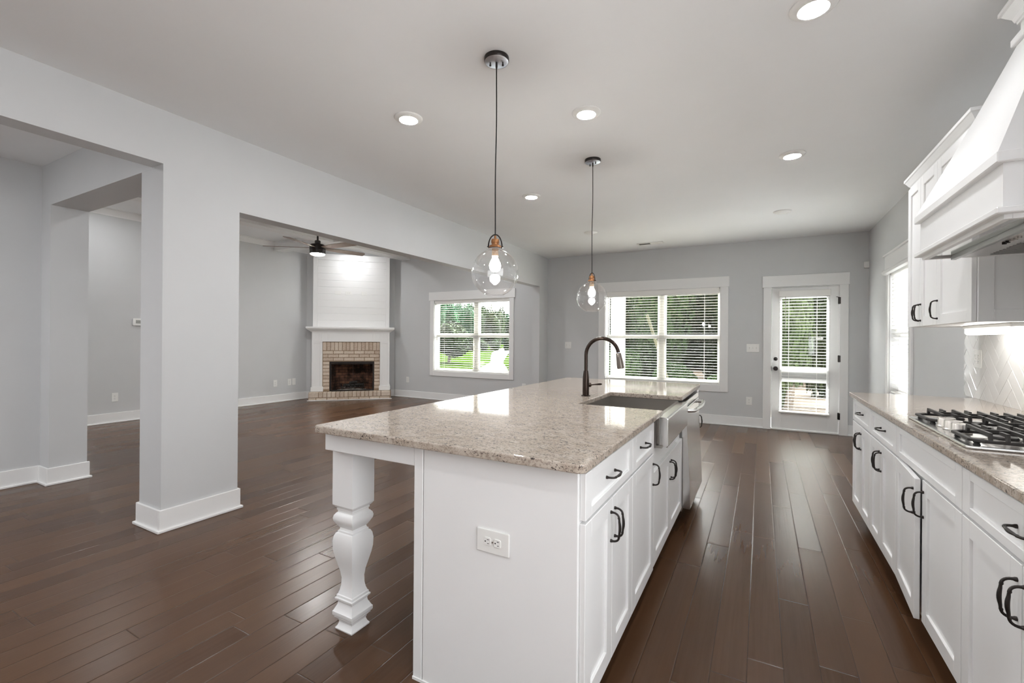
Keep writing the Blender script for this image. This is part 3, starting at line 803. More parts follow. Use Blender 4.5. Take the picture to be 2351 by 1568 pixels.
# herringbone backsplash
def backsplash():
    T = XR - .0005; th = .009; L, W, g = .228, .076, .0022
    y0, y1, z0, z1 = 1.23, 4.283, ZT + .0005, 1.60
    b2 = bmesh.new(); c45 = math.cos(PI / 4)
    def tile(cx, cy, horiz):
        hl, hw = (L / 2 - g / 2, W / 2 - g / 2) if horiz else (W / 2 - g / 2, L / 2 - g / 2)
        pts = [(cx - hl, cy - hw), (cx + hl, cy - hw), (cx + hl, cy + hw), (cx - hl, cy + hw)]
        P = [(y0 + (x - y) * c45, z0 + (x + y) * c45) for x, y in pts]
        if max(p[0] for p in P) < y0 or min(p[0] for p in P) > y1 or max(p[1] for p in P) < z0 or min(p[1] for p in P) > z1: return
        vb = [b2.verts.new((T - th + .0015, p[0], p[1])) for p in P]
        cy_, cz_ = sum(p[0] for p in P) / 4, sum(p[1] for p in P) / 4
        vf = [b2.verts.new((T - th, cy_ + (p[0] - cy_) * .975, cz_ + (p[1] - cz_) * .975)) for p in P]
        b2.faces.new(vf)
        for i in range(4): b2.faces.new((vb[i], vb[(i + 1) % 4], vf[(i + 1) % 4], vf[i]))
    for i in range(-60, 61):
        for j in range(-30, 31):
            bx_, by_ = i * W + j * L, i * W - j * L      # herringbone lattice: one flat and one upright tile per cell
            tile(bx_ + L / 2, by_ + W / 2, True)
            tile(bx_ + W / 2, by_ + W + L / 2, False)
    for co, no in (((0, y0, 0), (0, -1, 0)), ((0, y1, 0), (0, 1, 0)), ((0, 0, z0), (0, 0, -1)), ((0, 0, z1), (0, 0, 1))):
        bmesh.ops.bisect_plane(b2, geom=b2.verts[:] + b2.edges[:] + b2.faces[:], plane_co=co, plane_no=no, clear_outer=True)
    bmesh.ops.recalc_face_normals(b2, faces=b2.faces[:])
    for f in b2.faces:
        if f.normal.x > 0: f.normal_flip()
    root = sroot('trim_7', (XR, 2.4, ZT))
    b = B(); b.bm.free(); b.bm = b2; b.build('herringbone_tiles', TILE, root)
    b = B(); b.box(T - th + .0016, T, y0, y1, z0, z1); b.build('tile_grout', GROUT, root)
backsplash()

# ---------------------------------------------------------------- upper cabinet and hood
UX = .885
root = thing('upper_cabinet', 'white three-door upper cabinet on the wall between the hood and side window', 'cabinet', (1.07, 3.5, 1.372))
b = B(); b.box(UX + .02, XR - .002, 2.972, 4.058, 1.372, 2.335); b.build('cabinet_body', CAB, root)
b = B()
for y0, y1 in ((3.782, 4.056), (3.472, 3.778), (2.974, 3.468)):
    pass
for (y0, y1), py in zip(((3.782, 4.056), (3.472, 3.778), (2.974, 3.468)), (3.802, 3.758, 3.450)):
    o = shaker(root, 'cabinet_door', UX, -1, y0, y1, 1.374, 2.318, .058); pull(o, (UX, py, 1.460), -1)
b.bm.free()
b = B()   # shaker end panel facing the hood
b.box(UX + .021, UX + .021 + .055, 2.962, 2.972, 1.372, 2.335, .001); b.box(XR - .06, XR - .003, 2.962, 2.972, 1.372, 2.335, .001)
b.box(UX + .076, XR - .06, 2.962, 2.972, 1.372, 1.43, .001); b.box(UX + .076, XR - .06, 2.962, 2.972, 2.27, 2.335, .001); b.box(UX + .07, XR - .05, 2.967, 2.972, 1.42, 2.28)
b.build('end_panel', CAB, root)
def crown_ring(x, y0, y1, z0, prof):
    """crown on three sides (front at x, ends at y0 and y1), projecting outward; prof = (out, up)"""
    loops = []
    for corner in ((XR - .002, y1, 0), (x, y1, 1), (x, y0, 1), (XR - .002, y0, 0)):
        lp = []
        for o_, u_ in prof:
            yy = corner[1] + (o_ if corner[1] == y1 else -o_)
            lp.append((corner[0] - (o_ if corner[2] else 0), yy, z0 + u_))
        loops.append(lp)
    return loops
CP = [(0, 0), (.006, 0), (.007, .010), (.013, .016), (.022, .032), (.031, .046), (.036, .050), (.036, .066), (0, .066)]
b = B(); b.loft(crown_ring(UX + .018, 2.975, 4.055, 2.326, CP)); b.build('crown_moulding', CAB, root)

root = thing('range_hood', 'white tapered wood range hood above the cooktop', 'range hood', (1.0, 2.487, 1.66))
HY0, HY1, HX = 2.055, 2.920, .685
b = B(); b.loft([[(HX, HY0, 1.70), (XR - .011, HY0, 1.70), (XR - .011, HY1, 1.70), (HX, HY1, 1.70)], [(HX, HY0, 1.88), (XR - .011, HY0, 1.88), (XR - .011, HY1, 1.88), (HX, HY1, 1.88)]]); b.build('hood_box', CAB, root)
for nm, z0, z1, ex in (('ledge_moulding', 1.856, 1.892, .021), ('ledge_moulding', 1.690, 1.711, .021)):
    b = B(); b.box(HX - ex, XR - .011, HY0 - ex, HY1 + ex, z0, z1, .003); b.build(nm, CAB, root)
b = B()   # open skirt under the box
for a in ((HX + .004, HX + .024, HY0 + .004, HY1 - .004), (HX + .024, XR - .011, HY0 + .004, HY0 + .024), (HX + .024, XR - .011, HY1 - .024, HY1 - .004)): b.box(a[0], a[1], a[2], a[3], 1.674, 1.692, .001)
b.build('bottom_skirt', CAB, root)
prof = []
for k in range(9):
    f = k / 8; e = f + .02 * math.sin(PI * f)
    z = 1.892 + (2.52 - 1.892) * f
    bx, b0, b1 = HX - .018, HY0 - .018, HY1 + .018
    prof.append((bx + (.926 - bx) * e, b0 + (2.340 - b0) * e, b1 + (2.632 - b1) * e, z))
b = B(); b.loft([[(x, a, z), (XR - .002, a, z), (XR - .002, c, z), (x, c, z)] for x, a, c, z in prof]); b.build('tapered_chimney', CAB, root, True, angle=20)
b = B(); b.box(.903, XR - .002, 2.317, 2.655, 2.500, 2.530, .003); b.box(.926, XR - .002, 2.340, 2.632, 2.53, CZ - .001); b.build('chimney_top', CAB, root)
b = B(); b.loft(crown_ring(.926, 2.340, 2.632, 2.585, [(0, 0), (.008, 0), (.009, .008), (.014, .012), (.020, .030), (.034, .048), (.044, .062), (.052, .066), (.052, .082), (0, .082)])); b.build('crown_moulding', CAB, root)
b = B(); b.box(HX + .025, XR - .012, HY0 + .025, HY1 - .025, 1.682, 1.6895); b.build('hood_liner', metal('polished_liner', (.72, .71, .70), .10), root)
b = B(); b.box(.79, XR - .012, 2.10, 2.875, 1.672, 1.69); ins = b.build('hood_insert', metal('hood_liner_steel', (.55, .54, .53), .3, .03, 'Y'), root)
b = B(); b.box(.783, .802, 2.10, 2.875, 1.6605, 1.6835, .002); b.build('front_lip', paint('lip_grey', (.36, .38, .38), .25, .01, 5, 0), ins)
b = B(); b.box(.7835, .7855, 2.11, 2.865, 1.684, 1.6868); b.build('glass_strip', DARKGAP, ins)
for yc in (2.30, 2.67):
    b = B()
    for k in range(11): b.box(.90, 1.16, yc - .155 + .03 * k, yc - .148 + .03 * k, 1.667, 1.672)
    b.build('baffle_filter', metal('filter_steel', (.35, .34, .33), .35) if 'filter_steel' not in MATS else MATS['filter_steel'], ins)
for k in range(5):
    b = B(); b.cyl((.845, 2.40 + .03 * k, 1.672), (.845, 2.40 + .03 * k, 1.664), .007, seg=12); b.build('push_button', DARKGAP if k > 2 else KNOBSTEEL, ins)
b = B(); b.cyl((1.06, 2.86, 1.672), (1.06, 2.86, 1.66), .016, seg=16); b.build('lamp_socket', DARKGAP, ins)

root = thing('under_cabinet_light', 'white bar light glowing under the upper cabinet', 'lamp', (1.10, 3.36, 1.372))
b = B(); b.box(1.06, 1.15, 3.09, 3.69, 1.352, 1.3715, .003); b.build('bar_housing', PLASTIC, root)
b = B(); b.prism(rrect(1.065, 1.145, 1.318, 1.352, .014, 4, (1, 1, 0, 0)), 3.10, 3.68, 'Y', .006, 2); b.build('diffuser', BARGLOW, root, True)

# ================================================================== FIREPLACE  (s along the wall, e = distance out of the diagonal wall)
def dd(c): return (c + 14.57) * q          # plane X-Y=c -> distance out of the wall
eP, eS, eH = dd(-14.20), dd(-14.09), dd(-13.91)
root = thing('fireplace', 'brick fireplace with white mantel and shiplap chimney breast across the room corner', 'fireplace', tuple(FM @ Vector((-.575, .25, 0))))
def fb(b, name, mat, parent=root, smooth=False): b.xf(FM); bmesh.ops.recalc_face_normals(b.bm, faces=b.bm.faces[:]); return b.build(name, mat, parent, smooth)
b = B()
b.box(-1.322, .183, .002, eP - .0045, 1.49, 3.00)
for s0, s1 in ((-1.325, -1.240), (.107, .185)): b.box(s0, s1, .002, eP + .006, 1.49, 3.00, .002)
b.box(-1.240, .107, eP - .02, eP + .006, 2.875, 3.00, .002)
z = 1.498
for k in range(10):
    b.box(-1.240, .107, eP - .016, eP, z, z + .1345, .002); z += .1376
fb(b, 'shiplap_breast', TRIM)
# mantel: shelf, cove, frieze with panels, two pilasters
b = B(); b.box(-1.435, .285, .002, eH - .03, 1.457, 1.495, .004); fb(b, 'mantel_shelf', TRIM)
b = B(); eS2 = eS + .004
prof = [(.012, 0), (.016, .012), (.030, .018), (.05, .034), (.075, .052), (.082, .066), (0, .066)]
loops = []
for s, sg, e0 in ((-1.345, -1, 0), (-1.345, -1, 1), (.200, 1, 1), (.200, 1, 0)):
    loops.append([(s + sg * o_, (eS2 + o_) if e0 else .004, 1.391 + u_) for o_, u_ in [(0, 0)] + prof])
b.loft(loops); fb(b, 'cove_moulding', TRIM)
b = B()
b.box(-1.332, .190, .002, eS - .010, 1.190, 1.392)
for s0, s1, z0, z1 in ((-1.332, .190, 1.365, 1.392), (-1.332, .190, 1.19, 1.222), (-1.332, -1.292, 1.222, 1.365), (-1.195, -1.140, 1.222, 1.365), (-1.030, -.990, 1.222, 1.365), (-.155, -.115, 1.222, 1.365), (-.005, .045, 1.222, 1.365), (.150, .190, 1.222, 1.365)):
    b.box(s0, s1, eS - .012, eS, z0, z1, .0015)
fb(b, 'frieze', TRIM)
for s0, s1 in ((-1.332, -1.132), (-.003, .192)):
    b = B()
    b.box(s0, s1, .002, eS - .010, .172, 1.190)
    for a, c, z0, z1 in ((s0, s0 + .042, .27, 1.19), (s1 - .042, s1, .27, 1.19), (s0 + .042, s1 - .042, 1.155, 1.19)): b.box(a, c, eS - .012, eS, z0, z1, .0015)
    b.box(s0 - .016, s1 + .016, .002, eS + .014, .172, .268, .003)
    fb(b, 'pilaster', TRIM)
# brick face: soldier course, three running courses, side stacks
rnd = random.Random(5)
def brick(b, s0, s1, e0, e1, z0, z1):
    j = .003; b.box(s0 + rnd.uniform(0, j), s1 - rnd.uniform(0, j), e0, e1 + rnd.uniform(-.003, .003), z0 + rnd.uniform(0, j), z1 - rnd.uniform(0, j), .007, 2)
b = B(); eB = eS - .035
w = 1.130 / 15
for k in range(15): brick(b, -1.130 + w * k + .0038, -1.130 + w * (k + 1) - .0038, eB - .06, eB, 1.008, 1.186)
for r in range(3):
    z1 = 1.000 - .0715 * r; L = .203
    s = -1.130 - (L / 2 if r % 2 == 1 else 0)
    while s < 0:
        a, c = max(s, -1.130), min(s + L, 0.0)
        if c - a > .02: brick(b, a + .0038, c - .0038, eB - .06, eB, z1 - .0635, z1)
        s += L
for k in range(8):
    z0 = .208 + .0722 * k
    brick(b, -1.124, -1.000, eB - .06, eB, z0, z0 + .0635); brick(b, -.115, -.006, eB - .06, eB, z0, z0 + .0635)
fb(b, 'brick_face', BRICK)
b = B()
for a in ((-1.132, 0.0, .780, 1.19), (-1.132, -.997, .168, .780), (-.118, 0.0, .168, .780)): b.box(a[0], a[1], .01, eB - .007, a[2], a[3])
fb(b, 'mortar_bed', MORTAR)
# hearth
b = B(); n_ = 18; s = -1.378; 
wid = [.19] + [(1.611 - .38 - .02) / 15] * 15 + [.19]
s = -1.378
for wv in wid:
    brick(b, s + .005, s + wv - .005, eB - .04, eH - .004, .062, .166); s += wv + .002 * 0 + .0125 * 0
s = -1.378 - .06
while s < .226:
    a, c = max(s, -1.378), min(s + .205, .226)
    if c - a > .02: brick(b, a + .005, c - .005, eH - .1, eH - .002, .004, .054)
    s += .205
fb(b, 'hearth_bricks', BRICK)
b = B(); b.box(-1.374, .222, .004, eH - .012, .002, .158); fb(b, 'hearth_bed', MORTAR)
b = B(); b.box(-1.395, .243, eH, eH + .014, .0, .016, .003); fb(b, 'hearth_shoe', TRIM)
# firebox: splayed brick liner, black frame
b = B()
f0, f1, g0, g1, zb, zt = -.990, -.122, -.86, -.25, .170, .775
eF = eB - .02
def fq(*p): 
    b2 = bmesh.new(); b2.faces.new([b2.verts.new(v) for v in p]); b.add(b2)
fq((f0, eF, zb), (f0, eF, zt), (g0, .02, zt), (g0, .02, zb)); fq((f1, eF, zb), (g1, .02, zb), (g1, .02, zt), (f1, eF, zt))
fq((g0, .02, zb), (g0, .02, zt), (g1, .02, zt), (g1, .02, zb)); fq((f0, eF, zb), (g0, .02, zb), (g1, .02, zb), (f1, eF, zb)); fq((f0, eF, zt), (f1, eF, zt), (g1, .02, zt), (g0, .02, zt))
def firebrick():
    t = NT('firebox_brick'); pos = t.geo().outputs['Position']
    mp = t.n('ShaderNodeMapping', {0: pos, 2: (0, 0, -PI / 4)}).outputs[0]
    sp = t.n('ShaderNodeSeparateXYZ', {0: mp}); cv = t.n('ShaderNodeCombineXYZ', {0: sp.outputs[0], 1: sp.outputs[2]})
    br = t.n('ShaderNodeTexBrick', {'Vector': cv.outputs[0], 'Color1': (.17, .085, .05), 'Color2': (.12, .06, .04), 'Mortar': (.05, .03, .025), 'Scale': 4.2, 'Mortar Size': .02})
    n = t.noise(pos, 4.5, 4, .6)
    k = t.mix(t.rng(n, .42, .62, 0, .92), br.outputs[0], (.010, .008, .007))
    return t.done(t.bsdf(k, .9, 0, None, .15))
fb(b, 'firebox', firebrick())
b = B()
for a in ((f0 - .006, f0 + .028, zb, zt + .004), (f1 - .028, f1 + .006, zb, zt + .004), (f0, f1, zt - .035, zt + .004), (f0, f1, zb, zb + .022)): b.box(a[0], a[1], eF - .004, eF + .012, a[2], a[3], .003)
b.box(f0 + .02, f1 - .02, eF - .002, eF + .014, zt - .055, zt - .042, .002)
fb(b, 'firebox_frame', BLACKMETAL)
b = B(); b.box(-.557, -.549, .024, .03, zb, zt - .04); fb(b, 'screen_rod', SOOT)

# log grate and ashes
c0 = FM @ Vector((-.555, .15, zb + .002))
root = thing('log_grate', 'black iron log grate with charred logs inside the brick fireplace', 'fire grate', tuple(c0))
b = B()
for k in range(6): 
    s = -.78 + .09 * k
    b.tube([(s, .235, zb + .15), (s, .23, zb + .07), (s, .06, zb + .07), (s, .05, zb + .12)], .007, 8)
for e in (.09, .20): b.tube([(-.80, e, zb + .062), (-.31, e, zb + .062)], .006, 8)
for s in (-.76, -.35):
    for e in (.09, .20): b.tube([(s, e, zb + .002), (s, e, zb + .062)], .007, 8)
fb(b, 'grate_bars', BLACKMETAL, root)
for (s0, e0, z0), (s1, e1, z1), r in (((-.74, .12, .105), (-.40, .13, .11), .030), ((-.66, .18, .105), (-.34, .17, .11), .026), ((-.62, .15, .155), (-.46, .14, .165), .028)):
    b = B(); A, C = Vector((s0, e0, zb + z0)), Vector((s1, e1, zb + z1)); pts = [A.lerp(C, k / 6) + Vector((0, rnd.uniform(-.008, .008), rnd.uniform(-.006, .006))) for k in range(7)]
    b.tube(pts, [r * rnd.uniform(.8, 1.1) for _ in pts], 9); fb(b, 'charred_log', CHAR, root)
b = B()
for k in range(230):
    s, e = rnd.gauss(-.54, .14), rnd.uniform(.05, .27); r = rnd.uniform(.008, .022)
    if not -.85 < s < -.26: continue
    b.ball((s, e, zb + r * .6 + .02 * max(0, 1 - abs(s + .54) / .2) * rnd.random()), r, 1, rnd.uniform(.7, 1.4), rnd.uniform(.7, 1.4), rnd.uniform(.5, 1))
b.xf(FM); o = b.build('ash_bed', ASH, None, loc=tuple(c0)); tag(o, 'pale ash and embers scattered on the firebox floor', 'ash', kind='stuff')

# ================================================================== CEILING FAN
fX, fY, fZ = -5.94, 4.63, 2.64
root = thing('ceiling_fan', 'dark five-blade ceiling fan with a glowing light in the living room', 'ceiling fan', (fX, fY, LZ))
b = B(); b.lathe([(0, 0), (.065, 0), (.065, -.02), (.045, -.05), (.018, -.055), (0, -.055)], (fX, fY, LZ), 28); b.build('ceiling_canopy', BLACKMETAL, root, True)
b = B(); b.cyl((fX, fY, LZ - .05), (fX, fY, fZ + .10), .0135, seg=14); b.build('downrod', BLACKMETAL, root, True)
b = B(); b.lathe([(0, .112), (.035, .112), (.042, .105), (.042, .066), (.048, .062), (.10, .050), (.112, .040), (.116, .026), (.116, -.03), (.113, -.034), (.113, -.085), (.108, -.092), (0, -.092)], (fX, fY, fZ), 40); b.build('motor_housing', BLACKMETAL, root, True)
b = B(); b.lathe([(.104, -.0925), (.100, -.101), (.075, -.113), (.04, -.119), (0, -.121)], (fX, fY, fZ), 36); b.build('light_lens', FANLENS, root, True)
for k in range(5):
    a = math.radians(218 + 72 * k)
    M = Matrix.Translation((fX, fY, fZ)) @ Matrix.Rotation(a, 4, 'Z') @ Matrix.Rotation(math.radians(-11), 4, 'X')
    out = [(.11, -.030), (.20, -.052), (.40, -.066), (.62, -.068), (.735, -.060), (.755, -.040), (.762, .050), (.745, .064), (.60, .070), (.36, .066), (.20, .050), (.11, .030)]
    b = B(); b.prism(out, -.004, .004, 'Z', .0015, 1, M); b.build('fan_blade', BLADE, root)

# ================================================================== PENDANTS
def pendant(px, py, label, rot):
    root = thing('pendant_light', label, 'pendant light', (px, py, CZ), None)
    b = B(); b.lathe([(0, 0), (.064, 0), (.065, -.004), (.065, -.018), (.062, -.0225)], (px, py, CZ), 40, caps=False); b.build('canopy_rim', BLACKMETAL, root, True)
    b = B(); b.lathe([(.0625, -.0215), (.055, -.0245), (0, -.0255)], (px, py, CZ), 40); cp = b.build('canopy_plate', CHROME, root, True)
    for sg in (-1, 1):
        b = B(); b.lathe([(.0035, 0), (.0035, -.010), (.005, -.011), (.005, -.018), (0, -.0195)], (px + sg * .033 * math.cos(rot), py + sg * .033 * math.sin(rot), CZ - .0245), 12); b.build('cap_screw', BLACKMETAL, cp, True)
    b = B(); b.lathe([(.0058, 0), (.0058, -.022), (.0035, -.035), (0, -.035)], (px, py, CZ - .025), 12); b.build('cord_grip', BLACKMETAL, root, True)
    b = B(); n = 26; pts = [(px + .0022 * math.sin(7 * k / n) * math.sin(PI * k / n), py + .0016 * math.sin(5 * k / n) * math.sin(PI * k / n), CZ - .045 - (CZ - .045 - 1.812) * k / n) for k in range(n + 1)]
    b.tube(pts, .0032, 8); b.build('cord', paint('black_cord', (.012, .012, .012), .6, .003, 5, 0) if 'black_cord' not in MATS else MATS['black_cord'], root, True)
    zc, R = 1.6175, .1235
    b = B(); b.lathe([(0, 1.8125), (.0055, 1.812), (.0058, 1.797), (.012, 1.7955), (.0195, 1.793), (.0215, 1.787), (.0215, 1.775), (.0195, 1.773), (.0195, 1.764), (.030, 1.760), (.034, 1.752), (.034, 1.744), (0, 1.744)], (px, py, 0), 32); b.build('socket_cup', COPPER, root, True)
    b = B(); u = Vector((math.cos(rot), math.sin(rot), 0)); P0 = Vector((px, py, 0))
    b.tube([P0 + u * (.036 * math.cos(t)) + Vector((0, 0, 1.752 + .066 * math.sin(t))) for t in [PI * k / 18 for k in range(19)]], .0036, 8)
    for sg in (-1, 1): b.cyl(P0 + u * sg * .031 + Vector((0, 0, 1.752)), P0 + u * sg * .042 + Vector((0, 0, 1.752)), .0055, seg=10)
    b.lathe([(.030, 1.747), (.0365, 1.748), (.0365, 1.744), (.030, 1.743)], (px, py, 0), 32)
    b.build('shade_bail', BLACKMETAL, root, True)
    b = B(); b.lathe([(.0175, 1.744), (.0175, 1.706), (.015, 1.704), (0, 1.704)], (px, py, 0), 24); b.build('lamp_socket', paint('socket_tan', (.30, .21, .14), .55, .04, 60, .05) if 'socket_tan' not in MATS else MATS['socket_tan'], root, True)
    a0, a1 = math.asin(.031 / R), math.asin(.048 / R)
    prof = []
    for k in range(29):
        t = PI / 2 - a0 - (PI - a0 - a1) * k / 28; prof.append((R * math.cos(t), zc + R * math.sin(t)))
    b = B(); b.lathe([(.031, prof[0][1] + .006)] + prof, (px, py, 0), 56, caps=False)
    b.build('glass_globe', GLOBE, root, True, angle=80)
    b = B(); zr = prof[-1][1]
    b.tube([(px + .048 * math.cos(t), py + .048 * math.sin(t), zr) for t in [2 * PI * k / 40 for k in range(41)]], .0016, 6); b.build('globe_rim', GLOBE, root, True)
    b = B(); b.lathe([(.0135, 1.7035), (.0145, 1.694), (.021, 1.682), (.0275, 1.668), (.0295, 1.655), (.0275, 1.641), (.021, 1.630), (.011, 1.6235), (0, 1.622)], (px, py, 0), 32); b.build('light_bulb', BULB, root, True)
    return root
pendant(-1.222, 2.034, 'nearer glass globe pendant light on a black cord above the island', .45)
pendant(-1.215, 3.560, 'farther glass globe pendant light above the island, beyond the faucet', -.5)

# ================================================================== RECESSED LIGHTS
CZ_ = CZ
def downlight(x, y, label, on, proto={}, z=None, lens=None):
    k = lens or (LENS if on else LENS_OFF)
    if k not in proto:
        CZ = z or CZ_
        root = thing('recessed_light', label, 'ceiling light', (x, y, CZ))
        b = B(); b.lathe([(.092, 0), (.092, -.004), (.089, -.0075), (.078, -.0125), (.066, -.0165), (.0605, -.0175), (.0585, -.016), (.0585, -.010)], (x, y, CZ), 48, caps=False); b.build('trim_ring', PLASTIC, root, True)
        b = B(); b.lathe([(.0588, -.0145), (.052, -.0185), (.035, -.0205), (.015, -.0213), (0, -.0215)], (x, y, CZ), 40, caps=False); b.build('lens', k, root, True)
        proto[k] = root
        return root
    return copy_thing(proto[k], (x, y, z or CZ_), label)
downlight(-2.073, 2.315, 'lit recessed ceiling light left of the nearer pendant, closest to the header wall', True)
downlight(-1.002, 2.800, 'lit recessed ceiling light between the two pendant canopies', True)
downlight(.206, 4.190, 'lit recessed ceiling light over the aisle towards the back door', True, lens=LENS_FAR)
downlight(-2.077, 4.171, 'lit recessed ceiling light left of the farther pendant cord', True, lens=LENS_FAR)
downlight(.192, 2.375, 'lit recessed ceiling light cut by the top picture edge', True)
downlight(-2.062, 5.973, 'unlit recessed ceiling light behind the farther pendant cord', False)
downlight(.202, 5.980, 'unlit recessed ceiling light nearest the back door', False)

for x, y in ((-7.16, 6.40), (-4.35, 6.55), (-7.55, 2.70), (-4.35, 2.70)):  # first one makes the shiplap's bright spot; the rest are unseen added fill
    downlight(x, y, 'unseen recessed light in a corner coffer of the living room ceiling', True, z=LZ, lens=LENS_LIVING)['group'] = 'recessed lights of the living room'
for x, y in ((.2, .2), (-2.07, .2)):  # unseen lamps, added to fill the kitchen from behind the camera
    downlight(x, y, 'unseen recessed fill light added to the kitchen ceiling behind the viewer', True, lens=LENS_REAR_FILL)['group'] = 'added fill lights behind the viewer'

for x, y in ((-4.5, -.5), (-4.5, -1.7)):  # unseen lamps, added to brighten the dining side
    downlight(x, y, 'unseen recessed fill light added on the dining side behind the square column', True, lens=LENS_DINING_FILL)['group'] = 'added fill lights of the dining side'

# ceiling vent
root = thing('ceiling_vent', 'white ceiling air vent near the far kitchen wall', 'vent', (-1.48, 7.04, CZ))
b = B(); vx0, vx1, vy0, vy1 = -1.672, -1.288, 6.968, 7.108
for a in ((vx0, vx1, vy0, vy0 + .022), (vx0, vx1, vy1 - .022, vy1), (vx0, vx0 + .022, vy0, vy1), (vx1 - .022, vx1, vy0, vy1), (-1.486, -1.474, vy0, vy1)): b.box(a[0], a[1], a[2], a[3], CZ - .007, CZ, .002)
b.build('vent_frame', PLASTIC, root)
b = B(); b.box(vx0 + .01, vx1 - .01, vy0 + .01, vy1 - .01, CZ - .0015, CZ - .0005); b.build('vent_back', DARKGAP, root)
b = B()
for k in range(7):
    y = vy0 + .030 + .0135 * k
    for xa, xb_, sg in ((vx0 + .02, -1.486, 1), (-1.474, vx1 - .02, -1)):
        b.loft([[(x, y - .005 * sg, CZ - .006), (x, y + .005 * sg, CZ - .001), (x, y + .005 * sg + .0012, CZ - .001), (x, y - .005 * sg + .0012, CZ - .006)] for x in (xa, xb_)])
b.build('louvres', PLASTIC, root)

# ================================================================== SWITCHES, OUTLETS
def plate(name, label, cat, frame, w, h, kind, gangs=1, horiz=False, mat=None):
    """frame: matrix taking local (u right, out, v up) to world, centred on the plate"""
    root = thing(name, label, cat, tuple(frame @ Vector((0, 0, 0))))
    def fin(b, nm, m, parent=root): b.xf(frame); bmesh.ops.recalc_face_normals(b.bm, faces=b.bm.faces[:]); return b.build(nm, m, parent)
    W, H = (h, w) if horiz else (w, h)
    b = B(); b.prism(rrect(-W/2, W/2, -H/2, H/2, .004, 3), 0, .006, 'Y', .0025, 2); fin(b, 'cover_plate', PLASTIC)
    R = Matrix.Rotation(PI / 2, 4, 'Y') if horiz else Matrix.Identity(4)
    for g in range(gangs):
        uc = (g - (gangs - 1) / 2) * .046
        if kind == 'duplex':
            for vc in (.0195, -.0195):
                b = B(); n = 20; pts = []
                for k in range(n):
                    t = 2 * PI * k / n; pts.append((uc + max(-.0135, min(.0135, .017 * math.cos(t))), vc + max(-.0135, min(.0135, .0165 * math.sin(t)))))
                b.prism(pts, .0055, .0085, 'Y', .0006, 1); b.xf(R); rc = fin(b, 'receptacle', PLASTIC)
                b = B(); b.box(uc - .0075, uc - .0055, .0084, .0088, vc - .001, vc + .0065); b.box(uc + .0055, uc + .0075, .0084, .0088, vc, vc + .0065)
                b.cyl((uc, .0084, vc - .0075), (uc, .0088, vc - .0075), .0025, seg=10); b.xf(R); fin(b, 'slots', DARKGAP, rc)
            b = B(); b.cyl((uc, .0055, 0), (uc, .0078, 0), .003, seg=10); b.xf(R); fin(b, 'plate_screw', KNOBSTEEL)
        elif kind == 'toggle':
            b = B(); b.box(uc - .0055, uc + .0055, .0055, .0075, -.0125, .0125, .001); b.prism([(.006, -.006), (.017, .006), (.019, .011), (.006, .005)], uc - .004, uc + .004, 'X', .001, 1); fin(b, 'toggle', PLASTIC)
            for vc in (.030, -.030):
                b = B(); b.cyl((uc, .0055, vc), (uc, .0074, vc), .0028, seg=10); fin(b, 'plate_screw', KNOBSTEEL)
        elif kind == 'rocker':
            b = B(); b.prism([(.0055, -.033), (.0085, -.033), (.0062, 0), (.0092, .033), (.0055, .033)], uc - .0165, uc + .0165, 'X', .0006, 1); fin(b, 'rocker', PLASTIC)
        elif kind == 'jack':
            b = B(); b.box(uc - .009, uc + .009, .0055, .0085, -.008, .008, .001); b.xf(R); fin(b, 'jack', LENS_OFF)
    return root
def fr_y(x, y, z): return Matrix(((1, 0, 0, x), (0, -1, 0, y), (0, 0, 1, z), (0, 0, 0, 1)))          # on a wall facing -Y
def fr_xp(x, y, z): return Matrix(((0, 1, 0, x), (1, 0, 0, y), (0, 0, 1, z), (0, 0, 0, 1)))          # facing +X
def fr_xn(x, y, z): return Matrix(((0, -1, 0, x), (-1, 0, 0, y), (0, 0, 1, z), (0, 0, 0, 1)))        # facing -X
def fr_d(s, e, z): return FM @ Matrix(((1, 0, 0, s), (0, 1, 0, e + .0008), (0, 0, 1, z), (0, 0, 0, 1)))
plate('wall_outlet', 'horizontal white duplex outlet on the island end panel', 'outlet', fr_y(-.787, 1.313, .588), .078, .126, 'duplex', 1, True)
plate('wall_outlet', 'white outlet low on the far wall beside the back door casing', 'outlet', fr_y(-.149, YF, .386), .078, .117, 'duplex')
plate('light_switch', 'white three-gang light switch left of the back door', 'light switch', fr_y(-.104, YF, 1.167), .166, .118, 'toggle', 3)
plate('light_switch', 'white two-gang switch on the far wall left of the kitchen window', 'light switch', fr_y(-3.005, YF, 1.171), .118, .118, 'toggle', 2)
plate('wall_outlet', 'white two-gang plate on the herringbone tile backsplash', 'outlet', fr_xn(XR - .0095, 4.048, 1.167), .120, .118, 'duplex', 2)
plate('wall_outlet', 'white outlet on the grey wall seen between the two left columns', 'outlet', fr_xp(XB, 3.035, .372), .078, .125, 'duplex')
plate('wall_outlet', 'lone white outlet farthest left of the fireplace on the living room wall', 'outlet', fr_xp(XB, 5.548, .370), .078, .13, 'duplex')
plate('wall_outlet', 'left plate of the touching pair beside the fireplace', 'outlet', fr_xp(XB, 5.852, .371), .078, .13, 'duplex')
plate('cable_plate', 'right plate of the touching pair beside the fireplace, with a cable jack', 'wall plate', fr_xp(XB, 5.950, .373), .078, .135, 'jack')
plate('wall_outlet', 'white outlet between the fireplace and the living room window', 'outlet', fr_y(-6.684, YL, .380), .078, .12, 'duplex')
plate('wall_outlet', 'white outlet right of the living room window, just above the island edge', 'outlet', fr_y(-3.86, YL, .385), .078, .12, 'duplex')
plate('cable_plate', 'leftmost of three horizontal plates on the white shiplap', 'wall plate', fr_d(-.850, eP, 2.208), .078, .122, 'jack', 1, True)
